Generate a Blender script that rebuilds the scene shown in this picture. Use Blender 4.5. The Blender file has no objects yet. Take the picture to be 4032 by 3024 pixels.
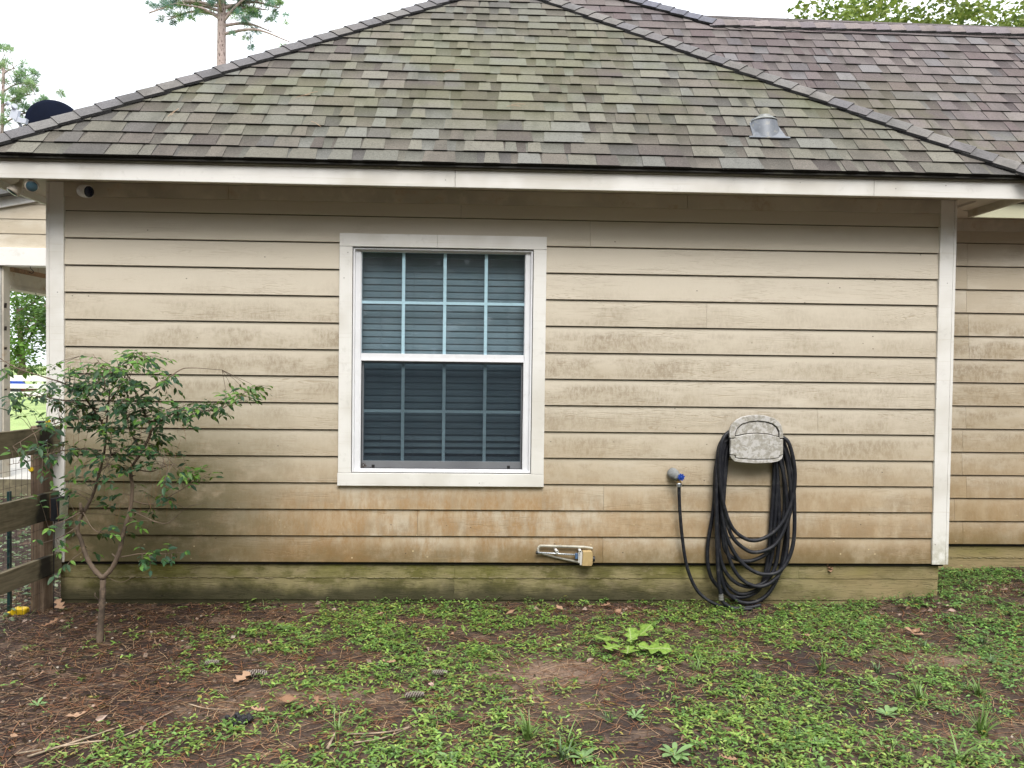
import bpy, bmesh, math, random
import numpy as np
from mathutils import Vector, Matrix
R = math.radians
PI = math.pi
sc = bpy.context.scene
COL = sc.collection
random.seed(7)
rng = np.random.default_rng(11)

# ---------------------------------------------------------------- camera
yaw, pitch, roll = -0.0372725, -0.023366, 0.01247446
f_ = Vector((-math.sin(yaw)*math.cos(pitch), math.cos(yaw)*math.cos(pitch), math.sin(pitch)))
r_ = Vector((math.cos(yaw), math.sin(yaw), 0)); u_ = r_.cross(f_)
rr = r_*math.cos(roll) + u_*math.sin(roll); uu = -r_*math.sin(roll) + u_*math.cos(roll)
cam = bpy.data.cameras.new('camera'); camo = bpy.data.objects.new('camera', cam); COL.objects.link(camo)
M = Matrix.Identity(4)
for i in range(3):
    M[i][0] = rr[i]; M[i][1] = uu[i]; M[i][2] = -f_[i]
M.translation = Vector((-0.08784, -5.17532, 1.32832))
camo.matrix_world = M
cam.sensor_fit = 'HORIZONTAL'; cam.sensor_width = 36; cam.lens = 27.036
cam.clip_start = 0.05; cam.clip_end = 400
sc.camera = camo
sc.render.resolution_x = 1024; sc.render.resolution_y = 768

# ---------------------------------------------------------------- world, sun, exposure
w = bpy.data.worlds.new('World'); sc.world = w; w.use_nodes = True
wt = w.node_tree; wt.nodes.clear()
SUN_EL, SUN_AZ = 52, 10        # degrees; azimuth measured from -Y (behind the camera) towards +X
out = wt.nodes.new('ShaderNodeOutputWorld'); bg = wt.nodes.new('ShaderNodeBackground')
sky = wt.nodes.new('ShaderNodeTexSky'); sky.sky_type = 'NISHITA'; sky.sun_disc = False
sky.sun_elevation = R(SUN_EL); sky.sun_rotation = R(180 - SUN_AZ)
sky.air_density = 1.2; sky.dust_density = 5.0; sky.ozone_density = 1.0
tc = wt.nodes.new('ShaderNodeTexCoord'); sep = wt.nodes.new('ShaderNodeSeparateXYZ')
wt.links.new(tc.outputs['Generated'], sep.inputs[0])
rp = wt.nodes.new('ShaderNodeValToRGB')       # cloud deck: brighter overhead than at the horizon
e = rp.color_ramp.elements
e[0].position = 0.0; e[0].color = (8.5, 9.0, 9.6, 1); e[1].position = 1.0; e[1].color = (15.5, 15.6, 15.6, 1)
n_ = rp.color_ramp.elements.new(0.45); n_.color = (12.0, 12.3, 12.8, 1)
wt.links.new(sep.outputs['Z'], rp.inputs['Fac'])
wm = wt.nodes.new('ShaderNodeMix'); wm.data_type = 'RGBA'; wm.inputs['Factor'].default_value = 0.8
wt.links.new(sky.outputs['Color'], wm.inputs['A']); wt.links.new(rp.outputs['Color'], wm.inputs['B'])
wt.links.new(wm.outputs['Result'], bg.inputs['Color']); bg.inputs['Strength'].default_value = 0.1
wt.links.new(bg.outputs[0], out.inputs['Surface'])
sun = bpy.data.lights.new('sun', 'SUN'); suno = bpy.data.objects.new('sun', sun); COL.objects.link(suno)
sun.energy = 1.5; sun.angle = R(28); sun.color = (1.0, 0.965, 0.91)
suno.location = (2, -8, 20)
sd = Vector((math.sin(R(SUN_AZ))*math.cos(R(SUN_EL)), -math.cos(R(SUN_AZ))*math.cos(R(SUN_EL)), math.sin(R(SUN_EL))))
suno.rotation_euler = sd.to_track_quat('Z', 'Y').to_euler()
sc.view_settings.view_transform = 'Standard'; sc.view_settings.look = 'None'
sc.view_settings.exposure = 1.02; sc.view_settings.gamma = 1
sc.render.engine = 'CYCLES'

# ---------------------------------------------------------------- node helper
class NT:
    def __init__(s, name):
        s.m = bpy.data.materials.new(name); s.m.use_nodes = True
        s.t = s.m.node_tree; s.t.nodes.clear()
        s.o = s.n('OutputMaterial')
        s.tc = s.n('TexCoord').outputs['Object']
    def n(s, k): return s.t.nodes.new('ShaderNode' + k)
    def set(s, sock, v):
        if isinstance(v, bpy.types.NodeSocket): s.t.links.new(v, sock)
        elif v is not None:
            if isinstance(v, (tuple, list)) and sock.type == 'RGBA' and len(v) == 3: v = (*v, 1)
            sock.default_value = v
    def sc(s, scale, vec=None, loc=(0, 0, 0), rot=(0, 0, 0)):
        n = s.n('Mapping'); s.set(n.inputs['Vector'], vec or s.tc)
        n.inputs['Scale'].default_value = scale; n.inputs['Location'].default_value = loc; n.inputs['Rotation'].default_value = rot
        return n.outputs[0]
    def noise(s, scale=5, detail=4, rough=.5, vec=None, dist=0):
        n = s.n('TexNoise'); s.set(n.inputs['Vector'], vec or s.tc)
        n.inputs['Scale'].default_value = scale; n.inputs['Detail'].default_value = detail
        n.inputs['Roughness'].default_value = rough; n.inputs['Distortion'].default_value = dist
        return n.outputs['Fac']
    def vor(s, scale=5, vec=None, rnd=1.0, out='Distance'):
        n = s.n('TexVoronoi'); s.set(n.inputs['Vector'], vec or s.tc); n.inputs['Scale'].default_value = scale
        n.inputs['Randomness'].default_value = rnd
        return n.outputs[out]
    def ramp(s, fac, pts):
        n = s.n('ValToRGB'); s.set(n.inputs[0], fac); el = n.color_ramp.elements
        while len(el) > 1: el.remove(el[-1])
        for i, (p, c) in enumerate(pts):
            if not isinstance(c, (tuple, list)): c = (c, c, c)
            q = el[0] if i == 0 else el.new(p)
            q.position = p; q.color = (*c[:3], 1)
        return n.outputs[0]
    def mix(s, a, b, fac, mode='MIX'):
        n = s.n('Mix'); n.data_type = 'RGBA'; n.blend_type = mode
        s.set(n.inputs['Factor'], fac); s.set(n.inputs['A'], a); s.set(n.inputs['B'], b)
        return n.outputs['Result']
    def ma(s, op, a, b=None, c=None, clamp=False):
        n = s.n('Math'); n.operation = op; n.use_clamp = clamp
        s.set(n.inputs[0], a); s.set(n.inputs[1], b)
        if c is not None: s.set(n.inputs[2], c)
        return n.outputs[0]
    def xyz(s, vec=None):
        n = s.n('SeparateXYZ'); s.set(n.inputs[0], vec or s.tc); return n.outputs
    def step(s, v, a, b):          # smooth 0..1 between a and b
        n = s.n('MapRange'); n.interpolation_type = 'SMOOTHSTEP'; s.set(n.inputs['Value'], v)
        n.inputs['From Min'].default_value = a; n.inputs['From Max'].default_value = b
        return n.outputs[0]
    def attr(s, name):
        n = s.n('Attribute'); n.attribute_name = name; return n.outputs['Color']
    def island(s): return s.n('NewGeometry').outputs['Random Per Island']
    def bump(s, h, strength=.5, dist=.002, nrm=None):
        n = s.n('Bump'); s.set(n.inputs['Height'], h); n.inputs['Strength'].default_value = strength
        n.inputs['Distance'].default_value = dist
        if nrm: s.set(n.inputs['Normal'], nrm)
        return n.outputs[0]
    def bsdf(s, col, rough=.6, nrm=None, metal=0, spec=.5, **k):
        n = s.n('BsdfPrincipled'); s.set(n.inputs['Base Color'], col); s.set(n.inputs['Roughness'], rough)
        s.set(n.inputs['Metallic'], metal); s.set(n.inputs['Specular IOR Level'], spec)
        if nrm: s.set(n.inputs['Normal'], nrm)
        for a, v in k.items(): s.set(n.inputs[a.replace('_', ' ')], v)
        s.t.links.new(n.outputs[0], s.o.inputs[0]); return n.outputs[0]

def simple(name, col, rough=.5, var=.12, nscale=30, bump=.15, metal=0, dirt=None, spec=.5):
    g = NT(name); n1 = g.noise(nscale, 5, .6); n2 = g.noise(nscale*.17, 3, .5)
    c = g.mix(col, tuple(x*(1-var*2.2) for x in col), g.step(n2, .35, .7))
    c = g.mix(c, tuple(min(1, x*(1+var)) for x in col), g.step(n1, .45, .75))
    if dirt: c = g.mix(c, dirt, g.ma('MULTIPLY', g.step(g.noise(nscale*.5, 6, .7), .52, .72), .7))
    g.bsdf(c, g.ramp(n1, [(.3, max(.05, rough-.08)), (.7, min(1, rough+.1))]), g.bump(n1, bump, .002), metal, spec)
    return g.m

# ---- siding paint with wood grain, mildew and rust-coloured splash stains
def siding_mat(name, front=True):
    g = NT(name); X, Y, Z = g.xyz()[0:3]
    isl = g.island()
    off = g.n('CombineXYZ'); g.set(off.inputs[0], g.ma('MULTIPLY', isl, 37.0)); g.set(off.inputs[1], g.ma('MULTIPLY', isl, 11.0)); g.set(off.inputs[2], g.ma('MULTIPLY', isl, 5.3))
    va = g.n('VectorMath'); va.operation = 'ADD'; g.set(va.inputs[0], g.tc); g.set(va.inputs[1], off.outputs[0]); V = va.outputs[0]
    fr = g.ma('FRACT', g.ma('DIVIDE', g.ma('ADD', Z, 1.78), .178))
    # grain: long horizontal ridges with cathedral bends
    gn = g.noise(1.0, 3, .6, g.sc((1.6, 1, 26), V), .9)
    grain = g.ma('ABSOLUTE', g.ma('SUBTRACT', g.ma('FRACT', g.ma('MULTIPLY', gn, 9.0)), .5))
    fine = g.noise(1.0, 4, .7, g.sc((9, 1, 260), V))
    gmask = g.step(g.noise(1.0, 2, .5, g.sc((1.5, 1, 7), V)), .42, .62)
    base = g.mix((.576, .521, .426), (.53, .476, .38), g.noise(2.2, 4, .6, V))
    base = g.mix(base, (.60, .547, .456), g.ma('MULTIPLY', g.step(isl, .2, .9), .5))
    # mildew film: mottled, heaviest in the middle and lower part of each board
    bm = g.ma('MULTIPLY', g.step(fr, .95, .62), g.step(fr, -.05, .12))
    m1 = g.step(g.noise(1.0, 6, .68, g.sc((3.2, 1, 7.5), V)), .34, .60)
    m2 = g.step(g.noise(1.0, 3, .6, g.sc((.9, 1, .9))), .36, .62)
    blot = g.step(g.noise(1.0, 8, .82, g.sc((44, 1, 20), V)), .40, .60)
    zone = g.ma('MULTIPLY', g.step(Z, 1.98, 1.55), g.step(Z, -.2, .35))
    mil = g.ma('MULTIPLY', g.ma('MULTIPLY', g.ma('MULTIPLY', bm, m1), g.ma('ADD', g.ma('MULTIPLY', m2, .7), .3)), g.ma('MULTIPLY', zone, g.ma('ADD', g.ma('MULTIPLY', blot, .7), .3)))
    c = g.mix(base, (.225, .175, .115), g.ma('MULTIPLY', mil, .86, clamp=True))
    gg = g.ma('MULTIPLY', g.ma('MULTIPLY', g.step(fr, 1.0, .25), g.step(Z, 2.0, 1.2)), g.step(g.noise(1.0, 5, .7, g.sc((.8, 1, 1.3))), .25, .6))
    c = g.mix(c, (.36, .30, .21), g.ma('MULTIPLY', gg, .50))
    # tan film towards the bottom of the wall
    low = g.step(Z, 1.05, .25)
    tn = g.step(g.noise(1.0, 6, .66, g.sc((1.3, 1, 3.0), V)), .26, .58)
    c = g.mix(c, (.40, .29, .165), g.ma('MULTIPLY', g.ma('MULTIPLY', low, tn), .62))
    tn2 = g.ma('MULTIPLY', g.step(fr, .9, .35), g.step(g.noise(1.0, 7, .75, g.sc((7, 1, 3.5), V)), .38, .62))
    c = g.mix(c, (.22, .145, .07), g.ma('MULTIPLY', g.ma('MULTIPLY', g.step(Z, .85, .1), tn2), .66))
    # rust-orange drips
    on = g.ma('MULTIPLY', g.noise(1.0, 6, .7, g.sc((14, 1, 3.0), V)), g.ma('ADD', g.noise(1.0, 3, .5, g.sc((2.0, 1, 2.4))), .5))
    hz = g.ma('MULTIPLY', g.step(Z, .60, .33), g.ma('ADD', g.ma('MULTIPLY', g.step(g.ma('ABSOLUTE', g.ma('ADD', X, .35)), 1.6, .3), .9), .35))
    og = g.ma('MULTIPLY', g.step(on, .36, .60), hz, clamp=True)
    c = g.mix(c, (.33, .195, .080), g.ma('MULTIPLY', g.ma('MULTIPLY', og, g.ma('ADD', g.ma('MULTIPLY', blot, .6), .45)), .72))
    c = g.mix(c, (.20, .115, .040), g.ma('MULTIPLY', g.ma('MULTIPLY', g.step(Z, .24, .0), g.step(g.noise(1.0, 6, .7, g.sc((5, 1, 5), V)), .34, .62)), .85))
    # olive algae at the left end and along the lowest boards
    al = g.ma('MULTIPLY', g.step(X, -.95, -2.2), g.step(Z, 1.45, .45))
    al = g.ma('MULTIPLY', g.ma('MAXIMUM', al, g.ma('MULTIPLY', g.step(Z, .17, .0), .55)), g.step(g.noise(1.0, 6, .65, g.sc((4, 1, 6), V)), .18, .56))
    c = g.mix(c, (.115, .100, .045), g.ma('MULTIPLY', al, .96))
    # light worn flecks and snail trails
    fl = g.step(g.vor(1.0, g.sc((17, 1, 21), V)), .13, .07)
    fl = g.ma('MULTIPLY', fl, g.ma('MULTIPLY', g.step(Z, .55, .1), g.step(g.noise(5, 2, .5), .5, .6)))
    c = g.mix(c, (.58, .47, .29), g.ma('MULTIPLY', fl, .8))
    # darker grain lines where dirt sits
    gl = g.ma('MULTIPLY', g.step(grain, .13, .02), g.ma('MULTIPLY', gmask, g.step(Z, 2.3, 1.7)))
    c = g.mix(c, (.25, .18, .10), g.ma('MULTIPLY', gl, .42))
    # small dark nicks, spots of mould
    sp = g.step(g.vor(1.0, g.sc((7, 1, 9), V)), .045, .03)
    c = g.mix(c, (.06, .045, .03), g.ma('MULTIPLY', sp, .7))
    c = g.mix(c, (.36, .31, .23), g.ma('MULTIPLY', g.step(g.noise(160, 2, .5), .55, .8), .22))
    if not front:
        c = g.mix(c, (.27, .19, .085), g.ma('MULTIPLY', g.step(g.noise(1.0, 5, .6, g.sc((2, 1, 5), V)), .3, .6), .30))
    h = g.ma('ADD', g.ma('MULTIPLY', g.step(grain, .22, .0), g.ma('MULTIPLY', gmask, -.9)), g.ma('MULTIPLY', fine, .55))
    g.bsdf(c, g.ramp(blot, [(0, .48), (1, .7)]), g.bump(h, .55, .0016), spec=.4)
    return g.m

def trim_mat(name='trim_paint'):
    g = NT(name); X, Y, Z = g.xyz()[0:3]; isl = g.island()
    n1 = g.noise(1.0, 6, .7, g.sc((14, 14, 14))); n2 = g.noise(1.0, 3, .6, g.sc((2.3, 2.3, 2.3)))
    st = g.noise(1.0, 5, .65, g.sc((1.5, 60, 60)))
    c = g.mix((.74, .73, .70), (.62, .60, .55), g.step(n2, .4, .7))
    c = g.mix(c, (.50, .49, .45), g.ma('MULTIPLY', g.step(n1, .55, .75), .45))
    c = g.mix(c, (.47, .43, .33), g.ma('MULTIPLY', g.step(st, .56, .72), .28))
    c = g.mix(c, (.33, .31, .20), g.ma('MULTIPLY', g.ma('MULTIPLY', g.step(Z, .35, -.02), g.step(n1, .38, .62)), .55))
    spk = g.step(g.vor(1.0, g.sc((9, 9, 9))), .05, .03)
    c = g.mix(c, (.12, .10, .08), g.ma('MULTIPLY', spk, .6))
    g.bsdf(c, .5, g.bump(g.ma('ADD', st, g.ma('MULTIPLY', n1, .4)), .3, .001))
    return g.m

def skirt_mat():
    g = NT('algae_covered_concrete_board'); X, Y, Z = g.xyz()[0:3]; isl = g.island()
    va = g.n('VectorMath'); va.operation = 'ADD'; g.set(va.inputs[0], g.tc)
    cx = g.n('CombineXYZ'); g.set(cx.inputs[0], g.ma('MULTIPLY', isl, 23.0)); g.set(va.inputs[1], cx.outputs[0]); V = va.outputs[0]
    n1 = g.noise(1.0, 6, .7, g.sc((3.2, 3, 6), V)); n2 = g.noise(1.0, 8, .8, g.sc((34, 10, 40), V)); n3 = g.noise(1.0, 4, .6, g.sc((1.1, 1, 1.5)))
    gn = g.noise(1.0, 3, .6, g.sc((1.3, 1, 18), V), 1.1)
    grain = g.ma('ABSOLUTE', g.ma('SUBTRACT', g.ma('FRACT', g.ma('MULTIPLY', gn, 9.0)), .5))
    c = g.mix((.27, .235, .12), (.125, .115, .04), g.step(n1, .40, .62))
    c = g.mix(c, (.30, .25, .15), g.ma('MULTIPLY', g.step(g.noise(1.0, 7, .75, g.sc((7, 5, 14), V)), .52, .66), .75))
    c = g.mix(c, (.30, .235, .125), g.ma('MULTIPLY', g.step(X, .6, 2.8), g.step(n3, .35, .6)))
    c = g.mix(c, (.17, .17, .03), g.ma('MULTIPLY', g.ma('MULTIPLY', g.step(n3, .46, .62), g.step(Z, -.16, -.02)), .6))
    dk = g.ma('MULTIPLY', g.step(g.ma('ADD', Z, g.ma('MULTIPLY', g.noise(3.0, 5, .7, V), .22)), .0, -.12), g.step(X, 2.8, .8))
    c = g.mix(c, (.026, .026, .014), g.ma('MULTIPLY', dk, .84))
    c = g.mix(c, (.035, .03, .02), g.ma('MULTIPLY', g.step(n2, .60, .72), .6))
    c = g.mix(c, (.33, .28, .17), g.ma('MULTIPLY', g.step(n2, .36, .26), .5))
    c = g.mix(c, (.05, .04, .022), g.ma('MULTIPLY', g.step(grain, .10, .02), .4))
    hole = g.step(g.vor(1.0, g.sc((4.5, 1, 8), V)), .055, .03)
    c = g.mix(c, (.012, .01, .008), hole)
    h = g.ma('ADD', n2, g.ma('MULTIPLY', g.step(grain, .2, 0), -.6))
    g.bsdf(c, .85, g.bump(g.ma('SUBTRACT', h, hole), .6, .003), spec=.25)
    return g.m

def shingle_mat(name, purple=0.0):
    g = NT(name); a = g.attr('tone'); X, Y, Z = g.xyz()[0:3]
    gr = g.noise(210, 4, .8); g2 = g.noise(60, 5, .75); n3 = g.noise(1.1, 4, .6)
    c = g.mix(a, g.mix(a, (.03, .03, .032), .72), g.step(gr, .50, .68)); c = g.mix(c, g.mix(c, (1, .97, .90) if not purple else (1, .955, .985), 1, 'MULTIPLY'), .85)
    c = g.mix(c, g.mix(a, (.42, .42, .38), .6), g.step(gr, .44, .30))
    c = g.mix(c, g.mix(c, (.03, .03, .03), .5), g.step(g2, .48, .72)); c = g.mix(c, g.mix(c, (.035, .035, .03), .35), g.step(g.noise(1.0, 4, .6, g.sc((5, 1.2, 1.2))), .48, .72))
    # algae film: green-yellow bloom over the middle of the slope
    bl = g.ma('MULTIPLY', g.ma('MULTIPLY', g.step(n3, .36, .60), g.step(Z, 4.6, 3.6)), g.step(Z, 2.6, 3.3)) if not purple else g.ma('MULTIPLY', g.step(n3, .45, .66), g.step(Z, 4.2, 3.2)) if purple > 0 else .0
    c = g.mix(c, g.mix(c, (.14, .16, .040), .45), g.ma('MULTIPLY', bl, .5))
    g.bsdf(c, .92, g.bump(gr, .7, .003), spec=.3)
    return g.m

def leaf_mat(name, rough=.45, trans=.35, spec=.35):
    g = NT(name); a = g.attr('tone')
    n = g.noise(60, 3, .6); c = g.mix(a, g.mix(a, (.02, .03, .01), .45), g.step(n, .45, .7))
    p = g.n('BsdfPrincipled'); g.set(p.inputs['Base Color'], c); p.inputs['Roughness'].default_value = rough
    p.inputs['Specular IOR Level'].default_value = spec
    t = g.n('BsdfTranslucent'); g.set(t.inputs[0], g.mix(c, (.30, .42, .05), .25))
    mx = g.n('MixShader'); mx.inputs[0].default_value = trans
    g.t.links.new(p.outputs[0], mx.inputs[1]); g.t.links.new(t.outputs[0], mx.inputs[2]); g.t.links.new(mx.outputs[0], g.o.inputs[0])
    return g.m

def wood_mat(name, c1, c2, dark, vertical=False, stain=True):
    g = NT(name); isl = g.island()
    s = (40, 40, 1.6) if vertical else (40, 1.6, 40)
    va = g.n('VectorMath'); va.operation = 'ADD'; g.set(va.inputs[0], g.tc)
    cx = g.n('CombineXYZ'); g.set(cx.inputs[0], g.ma('MULTIPLY', isl, 9.0)); g.set(cx.inputs[2], g.ma('MULTIPLY', isl, 4.0)); g.set(va.inputs[1], cx.outputs[0]); V = va.outputs[0]
    n1 = g.noise(1.0, 5, .65, g.sc(s, V), .8); n2 = g.noise(3.5, 4, .6, V)
    c = g.mix(c1, c2, g.step(n1, .35, .65)); c = g.mix(c, dark, g.ma('MULTIPLY', g.step(n2, .46, .68), .75))
    c = g.mix(c, tuple(x*.35 for x in dark), g.ma('MULTIPLY', g.step(n1, .62, .74), .7))
    if stain:
        YY = g.xyz()[1]; sx = g.ma('ABSOLUTE', g.ma('ADD', g.ma('ADD', YY, .19), g.ma('MULTIPLY', g.ma('SUBTRACT', n2, .5), .25)))
        c = g.mix(c, (.010, .009, .008), g.ma('MULTIPLY', g.step(sx, .085, .03), .9))
    g.bsdf(c, .85, g.bump(n1, .5, .003), spec=.25); return g.m

MAT = {}
MAT['siding'] = siding_mat('siding_paint'); MAT['siding2'] = siding_mat('siding_paint_weathered', False)
MAT['trim'] = trim_mat(); MAT['skirt'] = skirt_mat()
MAT['shingle'] = shingle_mat('shingle_granules'); MAT['shingle2'] = shingle_mat('shingle_granules_mauve', 1.0); MAT['capshingle'] = shingle_mat('cap_shingle_granules', -1)
MAT['soffit'] = simple('soffit_paint', (.60, .54, .46), .7, .1, 9, .2, dirt=(.33, .24, .15))
MAT['cream'] = simple('cream_board_paint', (.52, .48, .40), .65, .12, 11, .2, dirt=(.30, .20, .11))
MAT['white'] = simple('white_board_paint', (.74, .73, .70), .55, .08, 9, .2, dirt=(.5, .47, .4))
MAT['greypaint'] = simple('grey_weathered_paint', (.36, .36, .33), .7, .15, 9, .2, dirt=(.25, .2, .15))
MAT['vinyl'] = simple('white_vinyl', (.76, .77, .80), .35, .04, 20, .05, dirt=(.62, .62, .62))
MAT['black'] = simple('black_plastic', (.012, .012, .014), .45, .1, 60, .1)
MAT['dark'] = simple('shadow_gap_paper', (.02, .018, .016), .9, .1, 5, .0)  # near-black wall backing, so gaps between siding boards read as shadow lines
MAT['drip'] = simple('dark_bronze_metal', (.022, .020, .014), .55, .2, 20, .1, dirt=(.07, .07, .045))
MAT['strip'] = simple('stained_strip_paint', (.27, .26, .20), .6, .2, 14, .1, dirt=(.12, .11, .07))
MAT['galv'] = simple('galvanised_metal', (.16, .175, .20), .5, .12, 40, .15, .35, dirt=(.30, .28, .22))
MAT['blind'] = simple('blind_vinyl', (.19, .20, .21), .5, .03, 20, .02)

# ---------------------------------------------------------------- object helpers
def link(o, parent=None):
    COL.objects.link(o)
    if parent:
        o.parent = parent
        l = parent.location; q = parent.parent
        o.matrix_parent_inverse = (Matrix.Translation(-Vector(l)) if not q else Matrix.Identity(4))
    return o
def tag(o, label=None, cat=None, group=None, kind=None):
    if label: o['label'] = label
    if cat: o['category'] = cat
    if group: o['group'] = group
    if kind: o['kind'] = kind
    return o
def thing(name, label, cat, loc=(0, 0, 0), group=None):
    o = bpy.data.objects.new(name, None); o.empty_display_size = .1; o.location = loc; COL.objects.link(o)
    return tag(o, label, cat, group)
def mesh_np(name, V, F, mats, parent=None, tone=None, smooth=False, midx=None):
    """V (n,3), F (m,k) constant k; tone (m,3) per-face colour"""
    V = np.asarray(V, np.float32); F = np.asarray(F, np.int32); me = bpy.data.meshes.new(name)
    m, k = F.shape
    me.vertices.add(len(V)); me.vertices.foreach_set('co', V.ravel())
    me.loops.add(m*k); me.loops.foreach_set('vertex_index', F.ravel())
    me.polygons.add(m); me.polygons.foreach_set('loop_start', np.arange(0, m*k, k, dtype=np.int32))
    try: me.polygons.foreach_set('loop_total', np.full(m, k, np.int32))
    except Exception: pass
    if tone is not None:
        at = me.color_attributes.new('tone', 'FLOAT_COLOR', 'CORNER')
        c = np.ones((m, k, 4), np.float32); c[:, :, :3] = np.asarray(tone, np.float32)[:, None, :]
        at.data.foreach_set('color', c.ravel())
    for q in (mats if isinstance(mats, (list, tuple)) else [mats]): me.materials.append(q)
    if midx is not None: me.polygons.foreach_set('material_index', np.asarray(midx, np.int32))
    if smooth: me.polygons.foreach_set('use_smooth', np.ones(m, bool))
    me.update(calc_edges=True); me.validate()
    return link(bpy.data.objects.new(name, me), parent)
class MB:
    def __init__(s): s.v = []; s.f = []; s.t = []; s.mi = []; s.cur = (1, 1, 1); s.m = 0
    def face(s, idx): s.f.append(tuple(idx)); s.t.append(s.cur); s.mi.append(s.m)
    def add(s, vs, fs):
        b = len(s.v); s.v += [tuple(x) for x in vs]
        for q in fs: s.face([b + i for i in q])
    def box(s, x0, x1, y0, y1, z0, z1):
        s.add([(x0,y0,z0),(x1,y0,z0),(x1,y1,z0),(x0,y1,z0),(x0,y0,z1),(x1,y0,z1),(x1,y1,z1),(x0,y1,z1)],
              [(0,3,2,1),(4,5,6,7),(0,1,5,4),(1,2,6,5),(2,3,7,6),(3,0,4,7)])
    def obox(s, o, ax, ay, az):     # oriented box from corner
        o = Vector(o); ax = Vector(ax); ay = Vector(ay); az = Vector(az)
        s.add([o, o+ax, o+ax+ay, o+ay, o+az, o+ax+az, o+ax+ay+az, o+ay+az],
              [(0,3,2,1),(4,5,6,7),(0,1,5,4),(1,2,6,5),(2,3,7,6),(3,0,4,7)])
    def quad(s, *p): s.add(p, [tuple(range(len(p)))])
    def prism(s, pts, y0, y1):      # pts in XZ, extruded along y (y0 = camera side)
        n = len(pts); a = [(x, y0, z) for x, z in pts]; b = [(x, y1, z) for x, z in pts]
        area = sum(pts[i][0]*pts[(i+1) % n][1] - pts[(i+1) % n][0]*pts[i][1] for i in range(n))
        i0 = list(range(n)); 
        if area < 0: i0 = i0[::-1]
        s.add(a+b, [tuple(i0), tuple(n+i for i in i0[::-1])] + [(i0[(k+1) % n], i0[k], n+i0[k], n+i0[(k+1) % n]) for k in range(n)])
    def tube(s, pts, r, n=8, cap=True):
        pts = [Vector(p) for p in pts]; N = len(pts); rs = r if isinstance(r, (list, tuple)) else [r]*N
        t0 = (pts[1]-pts[0]).normalized(); up = Vector((0, 0, 1)) if abs(t0.z) < .9 else Vector((0, 1, 0))
        nn = t0.cross(up).normalized(); b = len(s.v)
        for i, p in enumerate(pts):
            t = ((pts[min(i+1, N-1)] - pts[max(i-1, 0)])).normalized()
            nn = (nn - t*nn.dot(t)).normalized(); bb = t.cross(nn)
            for k in range(n):
                a = 2*PI*k/n; s.v.append(tuple(p + (nn*math.cos(a) + bb*math.sin(a))*rs[i]))
        for i in range(N-1):
            for k in range(n):
                s.face((b+i*n+k, b+i*n+(k+1) % n, b+(i+1)*n+(k+1) % n, b+(i+1)*n+k))
        if cap: s.face([b+k for k in range(n)][::-1]); s.face([b+(N-1)*n+k for k in range(n)])
    def lathe(s, prof, o, axis, n=24):   # prof: (radius, height along axis)
        o = Vector(o); ax = Vector(axis).normalized(); x = ax.orthogonal().normalized(); y = ax.cross(x); b = len(s.v)
        for r, h in prof:
            for k in range(n):
                a = 2*PI*k/n; s.v.append(tuple(o + ax*h + (x*math.cos(a) + y*math.sin(a))*r))
        for i in range(len(prof)-1):
            for k in range(n): s.face((b+i*n+k, b+i*n+(k+1) % n, b+(i+1)*n+(k+1) % n, b+(i+1)*n+k))
        s.face([b+k for k in range(n)][::-1]); s.face([b+(len(prof)-1)*n+k for k in range(n)])
    def build(s, name, mats, parent=None, smooth=False, bevel=0, seg=2, sub=0):
        me = bpy.data.meshes.new(name); me.from_pydata([tuple(v) for v in s.v], [], s.f)
        for q in (mats if isinstance(mats, (list, tuple)) else [mats]): me.materials.append(q)
        me.polygons.foreach_set('material_index', s.mi)
        if any(t != (1, 1, 1) for t in s.t):
            at = me.color_attributes.new('tone', 'FLOAT_COLOR', 'CORNER'); c = []
            for p, t in zip(me.polygons, s.t):
                if isinstance(t[0], tuple): c += [v for tt in t for v in (*tt, 1.0)]
                else: c += [t[0], t[1], t[2], 1.0]*p.loop_total
            at.data.foreach_set('color', c)
        if smooth: me.polygons.foreach_set('use_smooth', [True]*len(me.polygons))
        me.update(); o = link(bpy.data.objects.new(name, me), parent)
        if bevel:
            b = o.modifiers.new('bevel', 'BEVEL'); b.width = bevel; b.segments = seg; b.limit_method = 'ANGLE'; b.angle_limit = R(35)
            me.polygons.foreach_set('use_smooth', [True]*len(me.polygons))
            wn = o.modifiers.new('wn', 'WEIGHTED_NORMAL'); wn.keep_sharp = True
        if sub:
            q = o.modifiers.new('sub', 'SUBSURF'); q.levels = sub; q.render_levels = sub
        return o
def crom(P, n=8):                      # Catmull-Rom through points
    P = [Vector(p) for p in P]; Q = [P[0]*2-P[1]] + P + [P[-1]*2-P[-2]]; out = []
    for i in range(1, len(Q)-2):
        a, b, c, d = Q[i-1:i+3]
        for k in range(n):
            t = k/n; out.append(.5*((2*b) + (c-a)*t + (2*a-5*b+4*c-d)*t*t + (3*b-a-3*c+d)*t**3))
    out.append(P[-1]); return out

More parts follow.
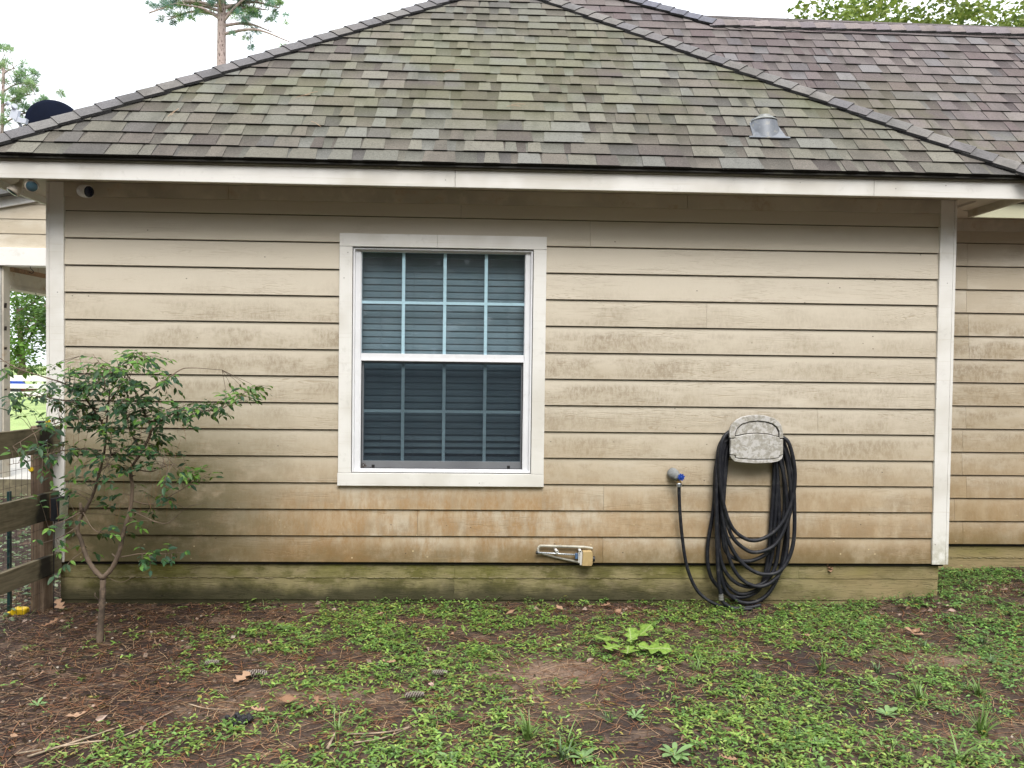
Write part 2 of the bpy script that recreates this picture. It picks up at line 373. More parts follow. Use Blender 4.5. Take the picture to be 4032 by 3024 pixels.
# ---------------------------------------------------------------- ground
def sstep(v, a, b):
    t = np.clip((v-a)/(b-a), 0, 1); return t*t*(3-2*t)
def vnoise(x, y, s, seed=0):
    """smooth value noise, vectorised"""
    r = np.random.default_rng(seed).random((256, 256)); x = np.asarray(x)*s+1000.3; y = np.asarray(y)*s+1000.7
    xi = np.floor(x).astype(int); yi = np.floor(y).astype(int); fx = x-xi; fy = y-yi; fx = fx*fx*(3-2*fx); fy = fy*fy*(3-2*fy)
    g = lambda a, b: r[a % 256, b % 256]
    return (g(xi, yi)*(1-fx)+g(xi+1, yi)*fx)*(1-fy) + (g(xi, yi+1)*(1-fx)+g(xi+1, yi+1)*fx)*fy
def gz(x, y):
    x = np.asarray(x, float); y = np.asarray(y, float)
    z = -.30 + .012*sstep(x, -2.6, -1.2) + .085*sstep(x, 2.2, 3.3)*sstep(y, -1.0, .3) + .02*sstep(x, 3.2, 4.5)
    near = sstep(np.abs(y+1)+np.abs(x)*.4, 6, 3)
    z = z + near*(.018*(vnoise(x, y, 1.3, 1)-.5) + .012*(vnoise(x, y, 4.1, 2)-.5) + .006*(vnoise(x, y, 15, 3)-.5))
    return z
def gauss(x, y, cx, cy, sx, sy): return np.exp(-((x-cx)/sx)**2 - ((y-cy)/sy)**2)
BARE = [(.33,-1.13,.36,.20,1.0),(.62,-1.50,.28,.20,1.0),(-1.60,-1.60,.45,.20,1.0),(1.72,-1.05,.30,.22,1.0),(.67,-1.93,.24,.22,1.0),(1.70,-1.99,.28,.10,.7),
        (.23,-1.50,.22,.14,.8),(1.65,-1.55,.38,.13,.7),(2.56,-1.0,.20,.12,.9),(-.99,-1.46,.22,.10,.7),(.76,-.13,.36,.09,1.0),(2.72,-.20,.16,.10,.9),(3.75,.10,.35,.13,1.0),
        (2.25,-1.45,.3,.1,.6),(2.1,-.75,.30,.07,.7),(-.45,-1.5,.16,.08,.6),(1.05,-1.15,.2,.1,.6)]
def cover(x, y):
    x = np.asarray(x, float); y = np.asarray(y, float)
    c = np.full(x.shape, .80)
    edge = -1.55 + .35*(vnoise(x, y, 1.7, 5)-.5) - .25*sstep(y, -.9, -1.7)        # mulch on the left
    m = sstep(x, edge-.22, edge+.28); c = c*(.035 + .965*m)
    c = c*(1 - .42*sstep(y, -1.0, -1.5)*sstep(x, .2, -.4))
    for cx, cy, sx, sy, a in BARE: c = c*(1 - a*np.clip(1.25*gauss(x, y, cx, cy, sx, sy), 0, 1))
    c = c + .8*gauss(x, y, 1.15, -1.75, .42, .30) + .5*gauss(x, y, -.75, -.55, .9, .22) + .5*gauss(x, y, 3.0, -.3, .6, .5) + .18*gauss(x, y, -1.7, -1.95, .5, .12)+ .5*gauss(x, y, -.4, -1.95, .5, .25)
    n = .45*vnoise(x, y, 2.6, 8) + .35*vnoise(x, y, 7, 9) + .2*vnoise(x, y, 19, 10)
    c = c + .5*gauss(x, y, 3.2, -.5, 1.0, .45)
    return np.clip(c*sstep(n, .29, .60)*1.2, 0, 1.2)
def tanmask(x, y):
    t = 0
    for cx, cy, sx, sy, a in ((.28,-1.12,.34,.18,1),(.45,-1.55,.25,.12,.7),(2.56,-1.0,.3,.12,.9),(-1.35,-1.55,.25,.1,.6),(-.8,-1.42,.3,.1,.7),(1.3,-.85,.3,.06,.6),(2.1,-1.95,.4,.12,.4)):
        t = t + a*gauss(x, y, cx, cy, sx, sy)
    return np.clip(t, 0, 1)
def darkmask(x, y):
    t = 0
    for cx, cy, sx, sy, a in ((.66,-1.5,.30,.22,1),(-1.7,-1.62,.42,.18,.8),(1.72,-1.05,.34,.25,1),(.67,-1.95,.3,.22,.9),(1.75,-1.6,.5,.25,.8),(-2.2,-.9,.9,.6,.6)):
        t = t + a*gauss(x, y, cx, cy, sx, sy)
    return np.clip(t, 0, 1)
xs = np.concatenate([np.linspace(-200, -30, 10)[:-1], np.linspace(-30, -4.2, 24)[:-1], np.arange(-4.2, 4.9, .028), np.linspace(4.9, 30, 20)[1:], np.linspace(30, 200, 10)[1:]])
ys = np.concatenate([np.linspace(-60, -6, 16)[:-1], np.linspace(-6, -2.6, 12)[:-1], np.arange(-2.6, 1.2, .028), np.linspace(1.2, 10, 24)[1:], np.linspace(10, 50, 20)[1:], np.linspace(50, 220, 8)[1:]])
GX, GY = np.meshgrid(xs, ys); GZ = gz(GX, GY)
nx, ny = len(xs), len(ys); ii = np.arange(nx*ny).reshape(ny, nx)
F = np.stack([ii[:-1,:-1], ii[:-1,1:], ii[1:,1:], ii[1:,:-1]], -1).reshape(-1, 4)
cxg = GX.ravel()[F].mean(1); cyg = GY.ravel()[F].mean(1)
soil = np.array([.062, .042, .033])[None]*np.ones((len(F), 1))
tm = tanmask(cxg, cyg)[:, None]; dm = darkmask(cxg, cyg)[:, None]
soil = soil*(1-tm) + np.array([.25, .175, .13])*tm; soil = soil*(1-dm*.85) + np.array([.036, .027, .027])*dm*.85
mul = sstep(cxg, -1.2, -1.9)[:, None]; soil = soil*(1-mul*.7) + np.array([.032, .018, .014])*mul*.8
lawn = (sstep(cyg, 7.5, 8.5)*sstep(cxg, -3, -4))[:, None]; soil = soil*(1-lawn) + np.array([.27, .37, .13])*lawn*(.75+.5*vnoise(cxg, cyg, .7, 21))[:, None]
gm = NT('soil'); a = gm.attr('tone'); n1 = gm.noise(55, 6, .75); n2 = gm.noise(9, 5, .65); n3 = gm.noise(210, 3, .7)
c = gm.mix(a, gm.mix(a, (.02, .013, .01), .65), gm.step(n1, .44, .66)); c = gm.mix(c, gm.mix(a, (.36, .25, .18), .35), gm.step(n2, .50, .70))
c = gm.mix(c, (.22, .15, .11), gm.ma('MULTIPLY', gm.step(n3, .64, .72), .5))
gm.bsdf(c, gm.ramp(n2, [(.3, .75), (.7, .95)]), gm.bump(gm.ma('ADD', n1, gm.ma('MULTIPLY', n3, .4)), .9, .012), spec=.25)
ground = mesh_np('ground', np.stack([GX, GY, GZ], -1).reshape(-1, 3), F, gm.m, tone=soil, smooth=True); tag(ground, kind='structure')

# ---------------------------------------------------------------- house
E_ = .178                                # board exposure
XL, XR = -2.955, 3.128                   # outer faces of the corner boards
IL, IR = -2.840, 3.013                   # siding ends
TOPW = 2.495                             # soffit level
house = thing('house', 'single storey house with beige lap siding and a grey shingled hip roof', 'house', (.09, 0, -.30))
def board_rows(mb, x0, x1, y, rows, seams, holes=(), z0=0.0, ztop=TOPW, lap=.014):
    """lap siding; y = wall plane (camera side is -y)"""
    for k in range(rows):
        za = z0 + k*E_; zb = min(za+E_, ztop)
        cuts = [x0] + sorted(s for s in seams.get(k, []) if x0 < s < x1) + [x1]
        for a, b in zip(cuts[:-1], cuts[1:]):
            a2 = a + (.0008 if a != x0 else 0); b2 = b - (.0008 if b != x1 else 0)
            spans = [(a2, b2)]
            for hx0, hx1, hz0, hz1 in holes:
                if za < hz1 and zb > hz0:
                    ns = []
                    for p, q in spans:
                        if q <= hx0 or p >= hx1: ns.append((p, q)); continue
                        if p < hx0: ns.append((p, hx0))
                        if q > hx1: ns.append((hx1, q))
                        # remnants above / below the hole
                        for u, v in ((za, hz0), (hz1, zb)):
                            if v - u > .002:
                                mb.add(*lapb(max(p, hx0), min(q, hx1), y, u, v, za, zb, lap))
                    spans = ns
            for p, q in spans: mb.add(*lapb(p, q, y, za, zb, za, zb, lap))
def lapb(p, q, y, u, v, za, zb, lap):
    yf = lambda z: y - lap + (z-za)/(E_)*(lap-.0015)
    yu, yv = yf(u), yf(v); d = y + .0045
    if v == zb: v -= .0075
    # slight rounded lower lip then face; top edge stops short, leaving a gap that reads as shadow line
    vs = [(p, yu+.0018, u), (q, yu+.0018, u), (q, yu, u+.0025), (p, yu, u+.0025), (q, yv, v+.002), (p, yv, v+.002), (p, d, u), (q, d, u), (q, d, v+.002), (p, d, v+.002)]
    return vs, [(0,1,2,3), (3,2,4,5), (6,7,1,0), (5,4,8,9), (7,8,4,2,1), (9,6,0,3,5)]
WX0, WX1, WZ0, WZ1 = -1.049, .325, .517, 2.194       # outer trim of the window
FX0, FX1, FZ0, FZ1 = -.960, .235, .607, 2.102        # window frame
mb = MB()
seams = {0: [.737], 1: [-.52], 2: [.737], 5: [2.2], 9: [1.42], 12: [.62], 13: [-.25]}
board_rows(mb, IL, IR, 0, 14, seams, [(WX0+.01, WX1-.01, WZ0+.01, WZ1-.01)], ztop=2.50)
siding = mb.build('siding', MAT['siding'], house)
mb = MB()                                             # solid wall core with a window opening
mb.box(XL+.02, FX0-.002, .005, .14, -.02, 2.60); mb.box(FX1+.002, XR-.02, .005, .14, -.02, 2.60)
mb.box(FX0-.002, FX1+.002, .005, .14, -.02, FZ0-.002); mb.box(FX0-.002, FX1+.002, .005, .14, FZ1+.002, 2.60)
mb.box(XL+.02, XL+.16, .14, 8, -.3, 2.6); mb.box(3.0, 3.11, .14, .60, -.3, 2.6); mb.box(XL+.16, 10, 7.9, 8.0, -.3, 2.6)
mb.box(9.9, 10, .7, 7.9, -.3, 2.6); mb.box(XL+.16, 3.0, 2.4, 2.5, -.3, 2.6); mb.box(XL+.16, 3.0, .14, 2.4, 2.6, 2.64); mb.box(XL+.16, 3.0, .14, 2.4, -.3, -.25)
mb.build('wall_core', MAT['dark'], house)
# side faces (lap boards on the left side wall and the set-back right wall)
mb = MB(); rs = random.Random(3)
sm2 = {k: [3.62 + rs.choice([0, .0, .02, -.02])*1.0] for k in range(14)}; sm2[1] = [3.55]; sm2[4] = [3.60]; sm2[7] = []; sm2[8] = [3.63]; sm2[6] = [4.3]
board_rows(mb, 3.11, 10, .60, 14, sm2, ztop=2.50)
mb.build('rear_siding', MAT['siding2'], house)
mb = MB(); mb.box(3.11, 10, .606, .70, -.02, 2.6); mb.build('rear_wall_core', MAT['dark'], house)
def sideboards(x, y0, y1, sgn):
    m = MB()
    for k in range(14):
        za, zb = k*E_, min((k+1)*E_, 2.5); xo = x + sgn*.011; xi = x + sgn*.0015
        m.add([(xo, y0, za), (xo, y1, za), (xi, y1, zb), (xi, y0, zb), (x-sgn*.004, y0, za), (x-sgn*.004, y1, za)], [(0,1,2,3) if sgn < 0 else (3,2,1,0), (4,5,1,0) if sgn < 0 else (0,1,5,4)])
    return m
sideboards(XL+.02, .09, 8, -1).build('side_siding', MAT['siding2'], house)
sideboards(XR-.018, .09, .59, 1).build('side_siding', MAT['siding2'], house)
# corner boards: a face board and the edge of the board round the corner
for xa, xb, xe, s in ((XL+.0225, IL, XL, -1), (IR, XR-.0225, XR, 1)):
    m = MB(); m.box(xa, xb, -.024, .004, -.003, 2.494)
    if s < 0: m.box(XL, XL+.020, -.0215, .088, -.003, 2.493)
    else: m.box(XR-.020, XR, -.0215, .088, -.003, 2.493)
    m.build('corner_board', MAT['trim'], house, bevel=.0022)
m = MB()
for a, b in ((IL, -1.78), (-1.779, 1.27), (1.271, IR)): m.box(a+.0005, b-.0005, -.021, .0, 2.4015, 2.494)
m.box(3.13, 3.55, .579, .60, 2.4015, 2.494); m.box(3.551, 10, .579, .60, 2.4015, 2.494)
m.build('frieze_board', MAT['cream'], house, bevel=.0015)
# skirt boards under the siding
m = MB()
for za, zb, yo, cuts in ((-.112, -.006, .016, (-.27, 2.1)), (-.262, -.114, .020, (-.27, 1.5)), (-.42, -.264, .027, (-1.1, .9))):
    xx = [-2.884, *cuts, 3.082]
    for a, b in zip(xx[:-1], xx[1:]): m.box(a+.0006, b-.0006, yo, yo+.03, za, zb)
for za, zb, yo in ((-.112, -.006, .616), (-.42, -.114, .62)): m.box(3.09, 10, yo, yo+.03, za, zb)
m.m = 1
for i in range(150):                                     # crumbs of old mortar along the skirt joint
    x = rs.uniform(-2.8, 1.0) if i < 110 else rs.uniform(3.2, 4.6); yb = .016 if i < 110 else .616; q = rs.uniform(.002, .006)
    m.obox((x, yb-.002, -.1135-q*.4), (rs.uniform(.006, .03), 0, rs.uniform(-.002, .002)), (0, .006, 0), (rs.uniform(-.003, .003), -.002, q))
m.build('foundation_board', [MAT['skirt'], simple('pale_mortar', (.36, .31, .19), .9)], house)

# window
win = MB()
win.box(WX0, WX1-.73, -.030, .004, FZ1+.006, WZ1); win.box(WX1-.7288, WX1, -.030, .004, FZ1+.006, WZ1)
win_o = win.build('window', MAT['trim'], house, bevel=.0022)     # head casing; the other parts hang under it
def wp(name, mat, fn, bevel=.0012):
    m = MB(); fn(m); o = bpy.data.objects.new(name, None)
    r = m.build(name, mat, None, bevel=bevel); r.parent = win_o; r.matrix_parent_inverse = Matrix.Identity(4); return r
wp('casing', MAT['trim'], lambda m: m.box(WX0, FX0-.004, -.029, .004, FZ0-.004, FZ1+.0045), .002)
wp('casing', MAT['trim'], lambda m: m.box(FX1+.004, WX1, -.029, .004, FZ0-.004, FZ1+.0045), .002)
wp('sill_board', MAT['trim'], lambda m: m.box(WX0-.004, WX1+.001, -.030, .004, WZ0, FZ0-.0055), .002)
def ring(m, x0, x1, z0, z1, tl, tr, tb, tt, y0, y1):
    m.box(x0, x0+tl, y0, y1, z0, z1); m.box(x1-tr, x1, y0, y1, z0, z1)
    m.box(x0+tl, x1-tr, y0+.0004, y1, z0, z0+tb); m.box(x0+tl, x1-tr, y0+.0004, y1, z1-tt, z1)
def fr(m):
    ring(m, FX0, FX1, FZ0, FZ1, .012, .012, .012, .010, -.016, .08)           # outer lip
    ring(m, FX0+.012, FX1-.012, FZ0+.012, FZ1-.010, .036, .036, .0, .006, .004, .08)
wp('frame', MAT['vinyl'], fr)
wp('upper_sash', MAT['vinyl'], lambda m: ring(m, FX0+.048, FX1-.048, 1.362, FZ1-.016, .004, .004, .040, .006, .016, .050))
wp('lower_sash', MAT['vinyl'], lambda m: ring(m, FX0+.049, FX1-.049, .625, 1.360, .018, .018, .052, .02, .034, .070))
GXa, GXb = FX0+.052, FX1-.052
gl = NT('window_glass'); tr = gl.n('BsdfTransparent'); gl.set(tr.inputs[0], (.70, .85, .91)); gs = gl.n('BsdfGlossy'); gs.inputs['Roughness'].default_value = .03; gl.set(gs.inputs[0], (.85, .95, 1))
fz = gl.n('Value'); fz.outputs[0].default_value = .045; mx = gl.n('MixShader'); gl.t.links.new(gl.ma('ADD', fz.outputs[0], gl.ma('MULTIPLY', gl.step(gl.noise(5, 5, .6), .4, .75), .05)), mx.inputs[0])
gl.set(gs.inputs['Normal'], gl.bump(gl.noise(2.0, 2, .5), .05, .01))
hz_ = gl.n('BsdfDiffuse'); gl.set(hz_.inputs[0], (.50, .55, .60)); m0 = gl.n('MixShader'); gl.t.links.new(gl.ma('ADD', gl.ma('MULTIPLY', gl.step(gl.noise(9, 6, .7), .35, .8), .06), .035), m0.inputs[0]); gl.t.links.new(tr.outputs[0], m0.inputs[1]); gl.t.links.new(hz_.outputs[0], m0.inputs[2]); gl.t.links.new(m0.outputs[0], mx.inputs[1]); gl.t.links.new(gs.outputs[0], mx.inputs[2]); gl.t.links.new(mx.outputs[0], gl.o.inputs[0])
wp('glass_pane', gl.m, lambda m: m.quad((GXa, .027, 1.400), (GXb, .027, 1.400), (GXb, .027, FZ1-.021), (GXa, .027, FZ1-.021)), 0)
wp('glass_pane', gl.m, lambda m: m.quad((GXa+.013, .045, .675), (GXb-.013, .045, .675), (GXb-.013, .045, 1.342), (GXa+.013, .045, 1.342)), 0)
def grid(m, za, zb, zh, y):
    for x in (-.631, -.354, -.077): m.box(x-.0105, x+.0105, y, y+.005, za, zb)
    xs_ = [GXa, -.631-.0105, -.631+.0105, -.354-.0105, -.354+.0105, -.077-.0105, -.077+.0105, GXb]
    for a, b in zip(xs_[::2], xs_[1::2]): m.box(a, b, y, y+.005, zh-.0095, zh+.0095)
gw = simple('grille_white', (.86, .87, .88), .4, .02)
wp('muntin', gw, lambda m: grid(m, 1.401, FZ1-.022, 1.745, .031), 0)
wp('muntin', gw, lambda m: grid(m, .676, 1.341, 1.014, .049), 0)
# insect screen over the lower sash: dark mesh sheet in a white frame
scn = NT('insect_screen'); tr = scn.n('BsdfTransparent'); df = scn.n('BsdfDiffuse'); scn.set(df.inputs[0], (.018, .026, .036)); mx = scn.n('MixShader')
wv = scn.noise(3, 3, .5); scn.t.links.new(scn.ramp(wv, [(.3, .50), (.7, .57)]), mx.inputs[0]); scn.t.links.new(tr.outputs[0], mx.inputs[1]); scn.t.links.new(df.outputs[0], mx.inputs[2]); scn.t.links.new(mx.outputs[0], scn.o.inputs[0])
wp('screen_frame', MAT['vinyl'], lambda m: ring(m, FX0+.040, FX1-.040, .617, 1.362, .014, .014, .012, .010, .008, .026))
wp('screen_gasket', MAT['black'], lambda m: ring(m, FX0+.054, FX1-.054, .629, 1.352, .004, .004, .003, .004, .012, .022), 0)
wp('screen_mesh', scn.m, lambda m: m.quad((FX0+.058, .0165, .632), (FX1-.058, .0165, .632), (FX1-.058, .0165, 1.348), (FX0+.058, .0165, 1.348)), 0)
wp('sash_lock_tab', MAT['black'], lambda m: m.box(-.832, -.812, .009, .016, .634, .654))
wp('sash_lock_tab', MAT['black'], lambda m: m.box(.079, .099, .009, .016, .634, .654))
def web(m):
    q = random.Random(5)
    for i in range(60): 
        a, b = q.uniform(0, .06), q.uniform(0, .035)
        if a/.06 + b/.035 < 1: m.obox((-.90+a, .010, .632+b), (q.uniform(.002, .007), 0, .002), (0, .003, 0), (.001, 0, q.uniform(.002, .005)))
wp('cobweb_dirt', simple('brown_debris', (.07, .045, .03), .9), web, 0)
def slats(m):
    z = 2.035; k = 0
    while z > .72:
        a = R(79 + 3*math.sin(k*1.7)) if z > .84 else R(60); h = .0255
        dy, dz = math.cos(a)*h, math.sin(a)*h; t = .0012
        P = [(-dy, -dz), (-dy*.5, -dz*.42+.0), (0, .0015), (dy*.5, dz*.42), (dy, dz)]
        y0 = .125; tw = .0012*math.sin(k*2.3)
        for (p, q) in zip(P[:-1], P[1:]):
            m.add([(-.945, y0+p[0], z+p[1]-tw), (.222, y0+p[0], z+p[1]+tw), (.222, y0+q[0], z+q[1]+tw), (-.945, y0+q[0], z+q[1]-tw),
                   (-.945, y0+p[0]+.0025, z+p[1]-tw-.001), (.222, y0+p[0]+.0025, z+p[1]+tw-.001), (.222, y0+q[0]+.0025, z+q[1]+tw-.001), (-.945, y0+q[0]+.0025, z+q[1]-tw-.001)],
                  [(0,1,2,3), (7,6,5,4), (0,4,5,1), (3,2,6,7)])
        z -= .0445; k += 1
    m.box(-.945, .222, .105, .14, .672, .700)
    m.box(-.95, .225, .10, .15, 2.055, 2.10)
wp('blind', MAT['blind'], slats, 0)
def cords(m):
    for x in (-.785, -.565, -.137, .073): m.box(x-.0015, x+.0015, .094, .097, .70, 2.05)
wp('blind_cord', MAT['blind'], cords, 0)

# fascia, strip, drip edge, soffit
D = .347; FY = -.307; EZ = 2.584
m = MB()
for a, b in ((XL-.307, -.28), (-.279, 2.4), (2.401, XR+.307)): m.box(a+.0005, b-.0005, FY, FY+.022, 2.447, 2.552)
m.box(XL-.307, XL-.285, FY+.0225, 8.2, 2.4475, 2.5515)
fas = m.build('fascia', MAT['trim'], house, bevel=.0015)
m = MB(); m.box(XR+.287, XR+.309, FY+.0225, .315, 2.4475, 2.5515); m.build('side_fascia', MAT['cream'], house, bevel=.0015)
m = MB(); m.box(XR+.31, 10.3, .293, .315, 2.447, 2.552); m.build('rear_fascia', simple('algae_stained_trim', (.55, .54, .38), .6, .1, 6, .15, dirt=(.3, .3, .15)), house, bevel=.0015)
m = MB(); m.box(XL-.318, XR+.318, FY-.012, FY-.0005, 2.5535, 2.5655); m.box(XR+.32, 10.3, .281, .2925, 2.5535, 2.5655); m.build('trim_strip', MAT['strip'], house, bevel=.001)
m = MB(); m.box(XL-.33, XR+.33, FY-.030, FY-.001, 2.566, 2.590); m.box(XR+.331, 10.3, .263, .292, 2.566, 2.590)
m.box(XL-.32, XR+.32, FY-.0005, FY+.02, 2.5525, 2.569)
m.build('drip_edge', MAT['drip'], house, bevel=.001)
m = MB()
m.box(XL-.285, XR+.287, FY+.0225, .0, 2.4965, 2.506)                  # front soffit
m.box(XL-.285, XL-.001, .0005, 8, 2.4965, 2.506)
# right side soffit in two boards with a vent slot strip between
m.box(XR-.05, XR+.10, .0005, .6, 2.4965, 2.506); m.box(XR+.150, XR+.287, .0005, .3, 2.4965, 2.506); m.box(XR+.150, XR+.25, .3, .6, 2.4965, 2.506)
m.box(XR+.25, 10.2, .3155, .6, 2.4965, 2.506)
m.build('soffit', MAT['soffit'], house)
m = MB()
m.box(XR+.101, XR+.149, -.28, .45, 2.5065, 2.510); m.m = 1
for i in range(30):
    y = -.27 + i*.024; m.obox((XR+.101, y, 2.498), (.048, .008, 0), (0, .010, 0), (0, 0, .002))
m.build('soffit_vent', [MAT['black'], MAT['soffit']], house)

# ---- roof shingles
TONES = [tuple(v*.54+.016*w for v, w in zip(c, (1.3, 1.2, 1.1))) for c in ((.235,.23,.20), (.215,.22,.20), (.27,.265,.235), (.17,.15,.14), (.125,.105,.105), (.19,.175,.16), (.145,.14,.145), (.25,.26,.255), (.215,.195,.175))]
TON2 = [tuple(v*.50+.020*w for v, w in zip(c, (1.35, 1.1, 1.05))) for c in ((.25,.225,.215), (.20,.175,.175), (.29,.27,.25), (.165,.13,.13), (.14,.115,.118), (.22,.19,.18), (.17,.165,.175), (.27,.275,.28), (.235,.205,.19))]
def roofplane(name, y0, z0, s, e, vmax, xl, xr, tones, seed, mat, cover_bottom=True):
    """xl(yh), xr(yh): limits in world X at horizontal run yh from the eave"""
    q = random.Random(seed); m = MB(); n = math.hypot(1, s); cy, cz = 1/n, s/n
    nrm = Vector((0, -cz, cy))
    def P(x, v, h, lim=True):
        yh = v*cy
        if lim: x = min(max(x, xl(yh)), xr(yh))
        return (x, y0+yh + nrm.y*h, z0 + v*cz + nrm.z*h)
    i = 0; v = 0.0
    while v < vmax:
        v1 = min(v+e+.012, vmax+.01); a, b = xl(v*cy)-.3, xr(v*cy)+.3
        if xr(v*cy)-xl(v*cy) < .03: break
        x = a - q.uniform(0, .3); wob = lambda xx: .0016*math.sin(xx*3.1+i*1.9) + .0012*math.sin(xx*7.7+i)
        while x < b:                                   # lower lamina
            wd = q.uniform(.10, .34); t = q.choice(tones); k = q.uniform(.86, 1.08); m.cur = tuple(c*k for c in t)
            x2 = x+wd; hb = .0095; vl = v + wob(x)*.6; vr = v + wob(x2)*.6
            if P(x2, v, 0)[0] - P(x, v, 0)[0] > .002:
                m.add([P(x, vl, hb), P(x2, vr, hb), P(x2, v1, .0015), P(x, v1, .0015), P(x, vl, -.002), P(x2, vr, -.002)], [(0,1,2,3), (4,5,1,0)]); m.t[-1] = (.012, .012, .012); dk_ = tuple(c*.55 for c in m.cur); m.t[-2] = (m.cur, m.cur, dk_, dk_)  # black asphalt edge face also stands for the shadow line under each course
            x = x2
        x = a - q.uniform(0, .25)
        while x < b:                                   # raised tabs (dragon teeth)
            wd = q.choice([.085, .11, .14, .165, .20, .26]) * q.uniform(.9, 1.1); gap = q.choice([.0, .07, .10, .14, .18, .002]) * q.uniform(.9, 1.1)
            t = q.choice(tones[:3] + tones); k = q.uniform(.88, 1.14); m.cur = tuple(c*k for c in t)
            x2 = x+wd; sl = q.uniform(.004, .014); ht = .0150; ov = .0045
            vl, vr = v - ov + wob(x), v - ov + wob(x2)
            if P(x2, v, 0)[0] - P(x, v, 0)[0] > .004:
                A = [P(x-.0, vl, ht), P(x2, vr, ht), P(x2-sl, v1, .0035), P(x+sl, v1, .0035), P(x, vl, .004), P(x2, vr, .004), P(x2-sl, v1, -.001), P(x+sl, v1, -.001)]
                m.add(A, [(0,1,2,3), (4,5,1,0), (5,6,2,1), (7,4,0,3)])
                for e2 in (-1, -2, -3): m.t[e2] = (.012, .012, .012)  # tab edges blackened likewise, shadow line put into the colour
            x = x2+gap
            if gap < .01: x += .0012
        v += e; i += 1
    o = m.build(name, mat, house); return o
mR, mL = 1.5505, 1.5007
fxl = lambda yh: XL-D + mL*yh + .01
fxr = lambda yh: XR+D - mR*yh - .01
apex_h = (XR+D-(XL-D))/(mR+mL)            # run to the apex
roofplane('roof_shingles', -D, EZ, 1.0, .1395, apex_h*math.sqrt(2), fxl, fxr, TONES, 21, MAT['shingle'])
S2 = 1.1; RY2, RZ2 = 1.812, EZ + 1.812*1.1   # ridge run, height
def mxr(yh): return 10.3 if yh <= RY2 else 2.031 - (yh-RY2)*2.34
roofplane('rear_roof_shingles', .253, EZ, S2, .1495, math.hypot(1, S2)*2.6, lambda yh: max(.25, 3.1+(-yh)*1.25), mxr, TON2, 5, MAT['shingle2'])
# roof decks and the unseen slopes that close the volume
m = MB(); ax = XL-D + mL*apex_h; ay = -D+apex_h; az = EZ+apex_h
c1 = (XL-D+.01, -D+.01, EZ-.008); c2 = (XR+D-.01, -D+.01, EZ-.008); ap = (ax, ay, az-.008)
m.quad(c1, c2, ap); m.quad(c2, (XR+D, 3.0, EZ-.008), (XR+D-1.0, 6.0, EZ), (ax, 7.8, az-.008), ap) if False else None
m.quad((XR+D-.01, -D+.01, EZ-.008), (XR+D-.01, .26, EZ-.008), (ax, .26+apex_h+2.0, az-.008), ap)
m.quad(ap, (ax, 7.0, az-.008), (XL-D+.01, 8.2, EZ-.008), c1)
m.quad((.4, .27, EZ-.01), (10.3, .27, EZ-.01), (10.3, .253+RY2, RZ2-.012), (2.03, .253+RY2, RZ2-.012), (.4, .253+RY2+.70, RZ2+.76))
m.quad((10.3, .253+RY2, RZ2-.012), (10.3, 6.2, EZ), (2.03, 6.2, EZ), (2.03, .253+RY2, RZ2-.012))
m.quad((.4, .253+RY2+.70, RZ2+.76), (2.03, .253+RY2, RZ2-.012), (2.03, 6.2, EZ), (.4, 6.2, EZ))
m.quad((10.25, .27, EZ-.01), (10.25, 6.2, EZ-.01), (10.25, .253+RY2, RZ2-.012))
m.build('roof_deck', simple('dark_underlay', (.10, .10, .09), .9), house)
def caps(name, A, B, n1, n2, w_, e, tones, seed, up_first=True):
    """hip or ridge cap shingles from A (low) to B (high); n1,n2: in-plane directions down each side"""
    q = random.Random(seed); m = MB(); A = Vector(A); B = Vector(B); L = (B-A).length; h = (B-A)/L
    n1 = Vector(n1); n2 = Vector(n2); n1 = (n1-h*n1.dot(h)).normalized(); n2 = (n2-h*n2.dot(h)).normalized(); upv = -(n1+n2).normalized()
    k = 0; t = 0
    while t < L:
        tl = min(e+.05, L-t+.05); a0 = A+h*t; a1 = A+h*(t+tl); kk = q.uniform(.78, .95); m.cur = tuple(c*kk for c in q.choice(tones))
        j = q.uniform(-.004, .004)
        def prof(o, lift, ww):
            r = .022
            return [o + n1*ww + upv*lift, o + n1*ww*.55 + upv*(lift+.003), o + n1*r + upv*(lift+.001), o + upv*(lift-.004+.0), o + n2*r + upv*(lift+.001), o + n2*ww*.55 + upv*(lift+.003), o + n2*ww + upv*lift]
        lo = prof(a0, .034, w_+j); hi = prof(a1, .022, w_+j-.004); lo2 = prof(a0, .021, w_+j); hi2 = prof(a1, -.002, w_+j-.004)
        N = len(lo); nf0 = len(m.t)
        m.add(lo+hi+lo2+hi2, [(i, i+1, N+i+1, N+i) for i in range(N-1)] + [(i+1, i, 2*N+i, 2*N+i+1) for i in range(N-1)] + [(0, N, 3*N, 2*N), (2*N-1, N-1, 3*N-1, 4*N-1)])
        for e2 in range(nf0+N-1, len(m.t)): m.t[e2] = (.012, .012, .013)  # cap edge faces blackened as a painted shadow line below each cap
        t += e; k += 1
    o = m.build(name, MAT['capshingle'], house); return o
CT = [(.165,.165,.165), (.19,.19,.18), (.15,.15,.155), (.20,.195,.18), (.175,.17,.17)]
dF = Vector((0, -1, -1)).normalized()
caps('hip_cap', (XR+D, -D, EZ+.006), (ax, ay, az+.006), Vector((-1, 0, 0)).cross(Vector((0,0,0))) + dF*.62 + Vector((-1,0,0))*.78, (1, 0, -1/mR), .125, .1435, CT, 3)
caps('hip_cap', (XL-D, -D, EZ+.006), (ax, ay, az+.006), dF*.62 + Vector((1,0,0))*.78, (-1, 0, -1/mL), .125, .1435, CT, 4)
caps('ridge_cap', (10.3, .253+RY2, RZ2+.01), (2.03, .253+RY2, RZ2+.01), (0, -1, -S2), (0, 1, -S2*.5), .125, .1435, [(.22,.19,.19), (.20,.18,.19), (.24,.21,.20)], 6)
